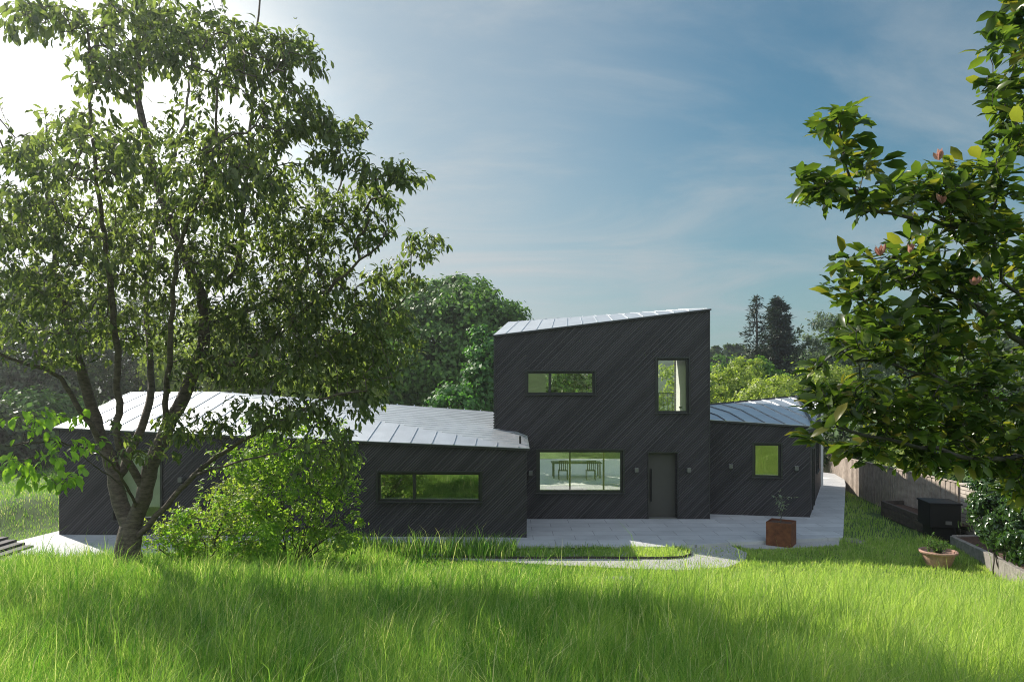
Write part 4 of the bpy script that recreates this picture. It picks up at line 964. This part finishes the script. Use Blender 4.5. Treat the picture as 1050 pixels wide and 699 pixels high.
# glossy shrubs in the mulched bed
bushy('glossy_shrub', gbase(1030, 15.6), [lobe(1030, 530, 15.6, 30, 40), lobe(1012, 510, 15.9, 20, 26), lobe(1045, 500, 15.4, 30, 32)], 8000, .12, .05, M['laurelleaf'], 'glossy dark shrub in the mulched bed, in front of the stone wall', 'shrub', simple=False, stems=14, seed=101, group='shrubs in the mulched bed')
bushy('glossy_shrub', gbase(1075, 14.0), [lobe(1072, 530, 14, 36, 50), lobe(1050, 555, 13.9, 20, 24), lobe(1085, 470, 14.2, 40, 50)], 9500, .12, .05, M['laurelleaf'], 'glossy dark shrub in the mulched bed, cut by the right frame edge', 'shrub', simple=False, stems=14, seed=102, group='shrubs in the mulched bed')
bushy('glossy_shrub', (12.7, 17.7, .1), [(12.65, 17.6, .65, .4, .4, .5)], 1100, .10, .045, M['laurelleaf'], 'small dark shrub between the black cabinet and the stone wall', 'shrub', simple=False, stems=6, seed=103, group='shrubs in the mulched bed')
# plants in pot and planter (parts of their pots: grow in them)
def pot_plant(parent, c, n, rx, rz, L, W, mat, seed, stems, name='plant'):
    r = np.random.default_rng(seed); T = Tree(seed, 3000)
    for _ in range(stems):
        e_ = np.array(c) + r.normal(0, .5, 3) * [rx, rx, 0] + [0, 0, rz * r.uniform(.5, 1.2)]; T.limb([np.array(c) + r.normal(0, .15, 3) * [rx, rx, 0], e_], -1, .05, .006, .003); T.tips.append(T.n - 1)
    rad_ = T.radii(.003, .4, .01)
    o = tube_mesh(T.P[:T.n], T.par[:T.n], rad_, name, M['darkbark'], parent)
    P, D, U, l, w = leaves_on(T, rad_, .02, max(1, n // max(1, T.n)), L, W, droop=.1, tipbonus=4, spread=.02)
    np_mesh('leaves', leaf_verts(P, D, U, l, w), LEAF8, 8, len(P), mat, r.random(len(P)), o)
pot_plant(pot, (px_, py_, pz + ztp - .05), 400, .28, .22, .06, .03, M['woodleaf'], 5, 26)
pot_plant(pot, (px_ - .22, py_, pz + ztp - .05), 120, .08, .5, .06, .03, M['woodleaf'], 6, 5)
sap = (qx, qy + .1, qz + hh_ - .06)
T = Tree(77, 2000); ids = T.limb([np.array(sap), np.array(sap) + [.02, 0, .35], np.array(sap) + [.03, 0, .72]], -1, .05, .016, .006)
A = np.array(sap) + np.array([.02, 0, .55]) + T.r.normal(0, 1, (24, 3)) * [.10, .10, .14]; T.grow(A, step=.05, minid=5)
rd_ = T.radii(.003, .4, .02); sp_ = tube_mesh(T.P[:T.n], T.par[:T.n], rd_, 'sapling', M['magbark'], pl)
P, D, U, l, w = leaves_on(T, rd_, .005, 2, .07, .018, droop=0, tipbonus=4, spread=.008); np_mesh('leaves', leaf_verts(P, D, U, l, w), LEAF8, 8, len(P), M['oliveleaf'], T.r.random(len(P)), sp_)

# ------------------------------------------------------------------ grass
def in_poly(x, y, poly):
    c = np.zeros(len(x), bool); n = len(poly); j = n - 1
    for i in range(n):
        xi, yi = poly[i][0], poly[i][1]; xj, yj = poly[j][0], poly[j][1]
        k = ((yi > y) != (yj > y)) & (x < (xj - xi) * (y - yi) / (yj - yi + 1e-12) + xi); c ^= k; j = i
    return c
isl_poly = [p[:2] for p in isl]
bed_poly = [(p[0], p[1]) for p in kpts] + [(16, 11.6), (16, 19)]
def make_grass(n, seed, dmin, dmax, pw):
    r = np.random.default_rng(seed)
    u = r.random(n); q = 1 - pw + 1   # density ~ d^-pw, width ~ d
    d = (dmin ** q + u * (dmax ** q - dmin ** q)) ** (1 / q)
    X = r.uniform(-1, 1, n) * (d * .80 + 1.5)
    keep = ~in_poly(X, d, patio_poly) & ~in_poly(X, d, gs_poly) & ~in_poly(X, d, bed_poly) & ~(in_poly(X, d, stone_poly) & (r.random(n) > .12))
    keep &= ~(in_poly(X, d, gravel_poly) & ~in_poly(X, d, isl_poly) & (r.random(n) > .28))
    keep &= ~((X > 12.2) & (d > 19) & (d < 24)) & ~((X > 13.2) & (d > 16) & (d < 20.5))
    fx = 13.3 + np.maximum(0, (d - 24.1)) * (3.7 / 13.9); keep &= (X < fx) | (d < 24)
    X, d = X[keep], d[keep]; n = len(X); Z = terr(X, d)
    tall = sstep(14.2, 12.0, d + .5 * lownoise(X, d, 3, 9)); tall = np.maximum(tall, .75 * sstep(-1.5, -4, X) * (d < 18) * (X > -12))
    tall *= 1 - .35 * sstep(4, 8, X) * sstep(8, 11, d)
    tall = tall * (1 - .95 * np.exp(-(((X - stone_c[0]) / 1.4) ** 2 + ((d - stone_c[1] + .9) / 1.3) ** 2) ** 2))
    tall = np.where(in_poly(X, d, isl_poly), .22, tall); tall = np.maximum(tall, .9 * (X > -5.5) * (X < .1) * (d > 17.2) * (d < 18.6) * (r.random(n) < .5)); tall = np.where((d > 19) & (X > 9), .15, tall)
    h = .09 + .36 * tall; h *= (1 + .32 * lownoise(X, d, 1.1, 12)) * np.clip(r.normal(1, .3, n), .35, 1.8)
    h = np.maximum(h, .04); h = np.where(r.random(n) < .02, h * 1.5, h)
    lean = np.stack([.10 + .20 * lownoise(X, d, 1.6, 14), .2 * lownoise(X, d, 1.3, 15), 0 * X], 1) + r.normal(0, .24, (n, 3)) * [1, 1, 0]
    a = r.uniform(0, 6.28, n); sd = np.stack([np.cos(a), np.sin(a) * .6, 0 * a], 1)
    w = (.0028 + .00062 * d) * r.uniform(.6, 1.3, n); w = w[:, None]
    B = np.stack([X, d, Z - .01], 1); h_ = h[:, None]; up = np.array([0, 0, 1.0])
    p1 = B + up * h_ * .42 + lean * h_ * .12; p2 = B + up * h_ * .78 + lean * h_ * .42; p3 = B + up * h_ * (1.0 - .12 * np.abs(lean[:, :1])) + lean * h_ * .95
    Vv = np.stack([B - sd * w * .5, B + sd * w * .5, p1 + sd * w * .5, p1 - sd * w * .5, p2 + sd * w * .38, p2 - sd * w * .38, p3], 1).reshape(-1, 3)
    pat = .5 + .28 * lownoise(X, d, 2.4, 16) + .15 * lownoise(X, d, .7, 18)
    rn = np.clip(.42 * pat + .10 + r.normal(0, .14, n) + .30 * sstep(0, 4.5, X) + .12 * sstep(-18, -16, -d)*0, 0, .84); rn = np.where(r.random(n) < .09, .97, rn)  # blades paler towards the right: sunlit tone put into their colour
    return Vv, rn, n
parts = [make_grass(560000, 1, 3.0, 19.5, 1.3), make_grass(150000, 2, 16, 40, 1.2)]
Vv = np.concatenate([p[0] for p in parts]); rn = np.concatenate([p[1] for p in parts]); n = sum(p[2] for p in parts)
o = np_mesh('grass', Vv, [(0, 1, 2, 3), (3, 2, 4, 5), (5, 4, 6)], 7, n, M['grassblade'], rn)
tag(o, 'long fresh green meadow grass covering the slope before the house', 'grass', kind='stuff')
print('grass blades', n)

# ------------------------------------------------------------------ haze
hm, hnt, hout = new_mat('pale_air'); pv = hnt.nodes.new('ShaderNodeVolumePrincipled'); pv.inputs['Color'].default_value = (.93, .95, 1, 1)
pv.inputs['Density'].default_value = .0010; pv.inputs['Anisotropy'].default_value = .72; hnt.links.new(pv.outputs[0], hout.inputs['Volume'])
mb = MB(); mb.box(-650, 650, -125, 950, -25, 34); o = mb.build('haze', hm); tag(o, kind='stuff')

# ------------------------------------------------------------------ camera, light, sky
cam = bpy.data.cameras.new('camera'); cam.lens = 24; cam.sensor_width = 36; cam.sensor_fit = 'HORIZONTAL'; cam.shift_y = (HY - 349.5) / 1050; cam.clip_end = 3000; cam.clip_start = .05
co = bpy.data.objects.new('camera', cam); C.objects.link(co); co.location = (0, 0, H); co.rotation_euler = (R(90), 0, 0); bpy.context.scene.camera = co

AZ, EL_ = 51.0, 36.5   # degrees to the left of the view direction, elevation
sv = Vector((-math.sin(R(AZ)) * math.cos(R(EL_)), math.cos(R(AZ)) * math.cos(R(EL_)), math.sin(R(EL_))))
sun = bpy.data.lights.new('sun', 'SUN'); sun.energy = 4.6; sun.angle = R(.5); sun.color = (1.0, .93, .82)
so_ = bpy.data.objects.new('sun', sun); C.objects.link(so_); so_.rotation_euler = sv.to_track_quat('Z', 'Y').to_euler(); so_.location = (-20, 20, 30)

world = bpy.data.worlds.new('World'); bpy.context.scene.world = world; world.use_nodes = True
nt = world.node_tree; nt.nodes.clear(); L = nt.links.new
out = N(nt, 'ShaderNodeOutputWorld'); bg = N(nt, 'ShaderNodeBackground', Strength=0.075)
sky = nt.nodes.new('ShaderNodeTexSky'); sky.sky_type = 'NISHITA'; sky.sun_disc = False; sky.sun_elevation = R(EL_); sky.sun_rotation = R(-AZ)
sky.air_density = 1.3; sky.dust_density = 0.6; sky.ozone_density = 3.0; sky.altitude = 100
tc = N(nt, 'ShaderNodeTexCoord'); 
# thin high cloud: stretched noise on the sky plane
sp = N(nt, 'ShaderNodeSeparateXYZ'); L(tc.outputs['Generated'], sp.inputs[0])
zz = N(nt, 'ShaderNodeMath', _operation='MAXIMUM'); L(sp.outputs['Z'], zz.inputs[0]); zz.inputs[1].default_value = .0
za = N(nt, 'ShaderNodeMath', _operation='ADD'); L(zz.outputs[0], za.inputs[0]); za.inputs[1].default_value = .12
dx = N(nt, 'ShaderNodeMath', _operation='DIVIDE'); L(sp.outputs['X'], dx.inputs[0]); L(za.outputs[0], dx.inputs[1])
dy = N(nt, 'ShaderNodeMath', _operation='DIVIDE'); L(sp.outputs['Y'], dy.inputs[0]); L(za.outputs[0], dy.inputs[1])
cbn = N(nt, 'ShaderNodeCombineXYZ'); L(dx.outputs[0], cbn.inputs[0]); L(dy.outputs[0], cbn.inputs[1])
mp = N(nt, 'ShaderNodeMapping'); mp.inputs['Rotation'].default_value = (0, 0, R(35)); mp.inputs['Scale'].default_value = (.7, 1.15, 1); L(cbn.outputs[0], mp.inputs[0])
n1 = N(nt, 'ShaderNodeTexNoise', Scale=.95, Detail=10.0, Roughness=.62, Distortion=.9); L(mp.outputs[0], n1.inputs['Vector'])
# brighter veil towards the sun side
dotn = N(nt, 'ShaderNodeVectorMath', _operation='DOT_PRODUCT'); nv = N(nt, 'ShaderNodeVectorMath', _operation='NORMALIZE'); L(tc.outputs['Generated'], nv.inputs[0])
gd = Vector((-390, 700, 262)).normalized(); L(nv.outputs[0], dotn.inputs[0]); dotn.inputs[1].default_value = gd
veil = N(nt, 'ShaderNodeMapRange', _interpolation_type='SMOOTHSTEP'); L(dotn.outputs['Value'], veil.inputs['Value'])
veil.inputs['From Min'].default_value = .66; veil.inputs['From Max'].default_value = 1.0; veil.inputs['To Min'].default_value = 0; veil.inputs['To Max'].default_value = .50
mk = N(nt, 'ShaderNodeMapRange', _interpolation_type='SMOOTHSTEP'); L(n1.outputs['Fac'], mk.inputs['Value'])
mk.inputs['From Min'].default_value = .38; mk.inputs['From Max'].default_value = .78; mk.inputs['To Min'].default_value = 0.05; mk.inputs['To Max'].default_value = .62
hz = N(nt, 'ShaderNodeMapRange', _interpolation_type='SMOOTHSTEP'); L(sp.outputs['Z'], hz.inputs['Value']); hz.inputs['From Min'].default_value = .38; hz.inputs['From Max'].default_value = .0
hz.inputs['To Min'].default_value = 0; hz.inputs['To Max'].default_value = .38
a1 = N(nt, 'ShaderNodeMath', _operation='ADD'); L(mk.outputs[0], a1.inputs[0]); L(veil.outputs[0], a1.inputs[1])
a2 = N(nt, 'ShaderNodeMath', _operation='ADD', _use_clamp=True); L(a1.outputs[0], a2.inputs[0]); L(hz.outputs[0], a2.inputs[1])
cc_ = N(nt, 'ShaderNodeMix', _data_type='RGBA'); L(veil.outputs[0], cc_.inputs[0]); cc_.inputs[6].default_value = (3.7, 4.2, 4.5, 1); cc_.inputs[7].default_value = (5.4, 5.5, 5.5, 1)
mx = N(nt, 'ShaderNodeMix', _data_type='RGBA'); L(a2.outputs[0], mx.inputs[0]); tn = N(nt, 'ShaderNodeMix', _data_type='RGBA', _blend_type='MULTIPLY'); tn.inputs[0].default_value = 1; tn.inputs[7].default_value = (.34, .65, .66, 1); L(sky.outputs[0], tn.inputs[6]); L(tn.outputs[2], mx.inputs[6]); L(cc_.outputs[2], mx.inputs[7])
bk = N(nt, 'ShaderNodeMapRange', _interpolation_type='SMOOTHSTEP'); L(sp.outputs['Y'], bk.inputs['Value'])  # bright bank added to the unseen sky behind the camera as fill light
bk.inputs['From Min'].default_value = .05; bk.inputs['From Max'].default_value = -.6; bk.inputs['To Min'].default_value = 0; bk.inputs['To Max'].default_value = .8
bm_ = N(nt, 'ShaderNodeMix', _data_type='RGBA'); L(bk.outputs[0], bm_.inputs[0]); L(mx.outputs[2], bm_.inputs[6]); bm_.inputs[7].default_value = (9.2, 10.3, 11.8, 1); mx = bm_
glc = N(nt, 'ShaderNodeMath', _operation='MAXIMUM'); L(dotn.outputs['Value'], glc.inputs[0]); glc.inputs[1].default_value = 0
gl = N(nt, 'ShaderNodeMath', _operation='POWER', _use_clamp=True); L(glc.outputs[0], gl.inputs[0]); gl.inputs[1].default_value = 70
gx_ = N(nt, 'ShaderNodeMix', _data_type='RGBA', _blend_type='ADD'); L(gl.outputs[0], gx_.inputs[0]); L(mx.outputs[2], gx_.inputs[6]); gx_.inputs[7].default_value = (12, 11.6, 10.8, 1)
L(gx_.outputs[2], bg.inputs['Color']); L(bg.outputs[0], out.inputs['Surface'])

sc = bpy.context.scene
sc.view_settings.view_transform = 'Standard'; sc.view_settings.look = 'None'; sc.view_settings.exposure = 0.72; sc.view_settings.gamma = 1
sc.render.engine = 'CYCLES'; sc.cycles.max_bounces = 7; sc.cycles.transparent_max_bounces = 12; sc.cycles.use_denoising = True; sc.cycles.denoising_prefilter = 'NONE'; sc.cycles.filter_width = 1.05
sc.cycles.caustics_reflective = False; sc.cycles.caustics_refractive = False; sc.cycles.sample_clamp_indirect = 6
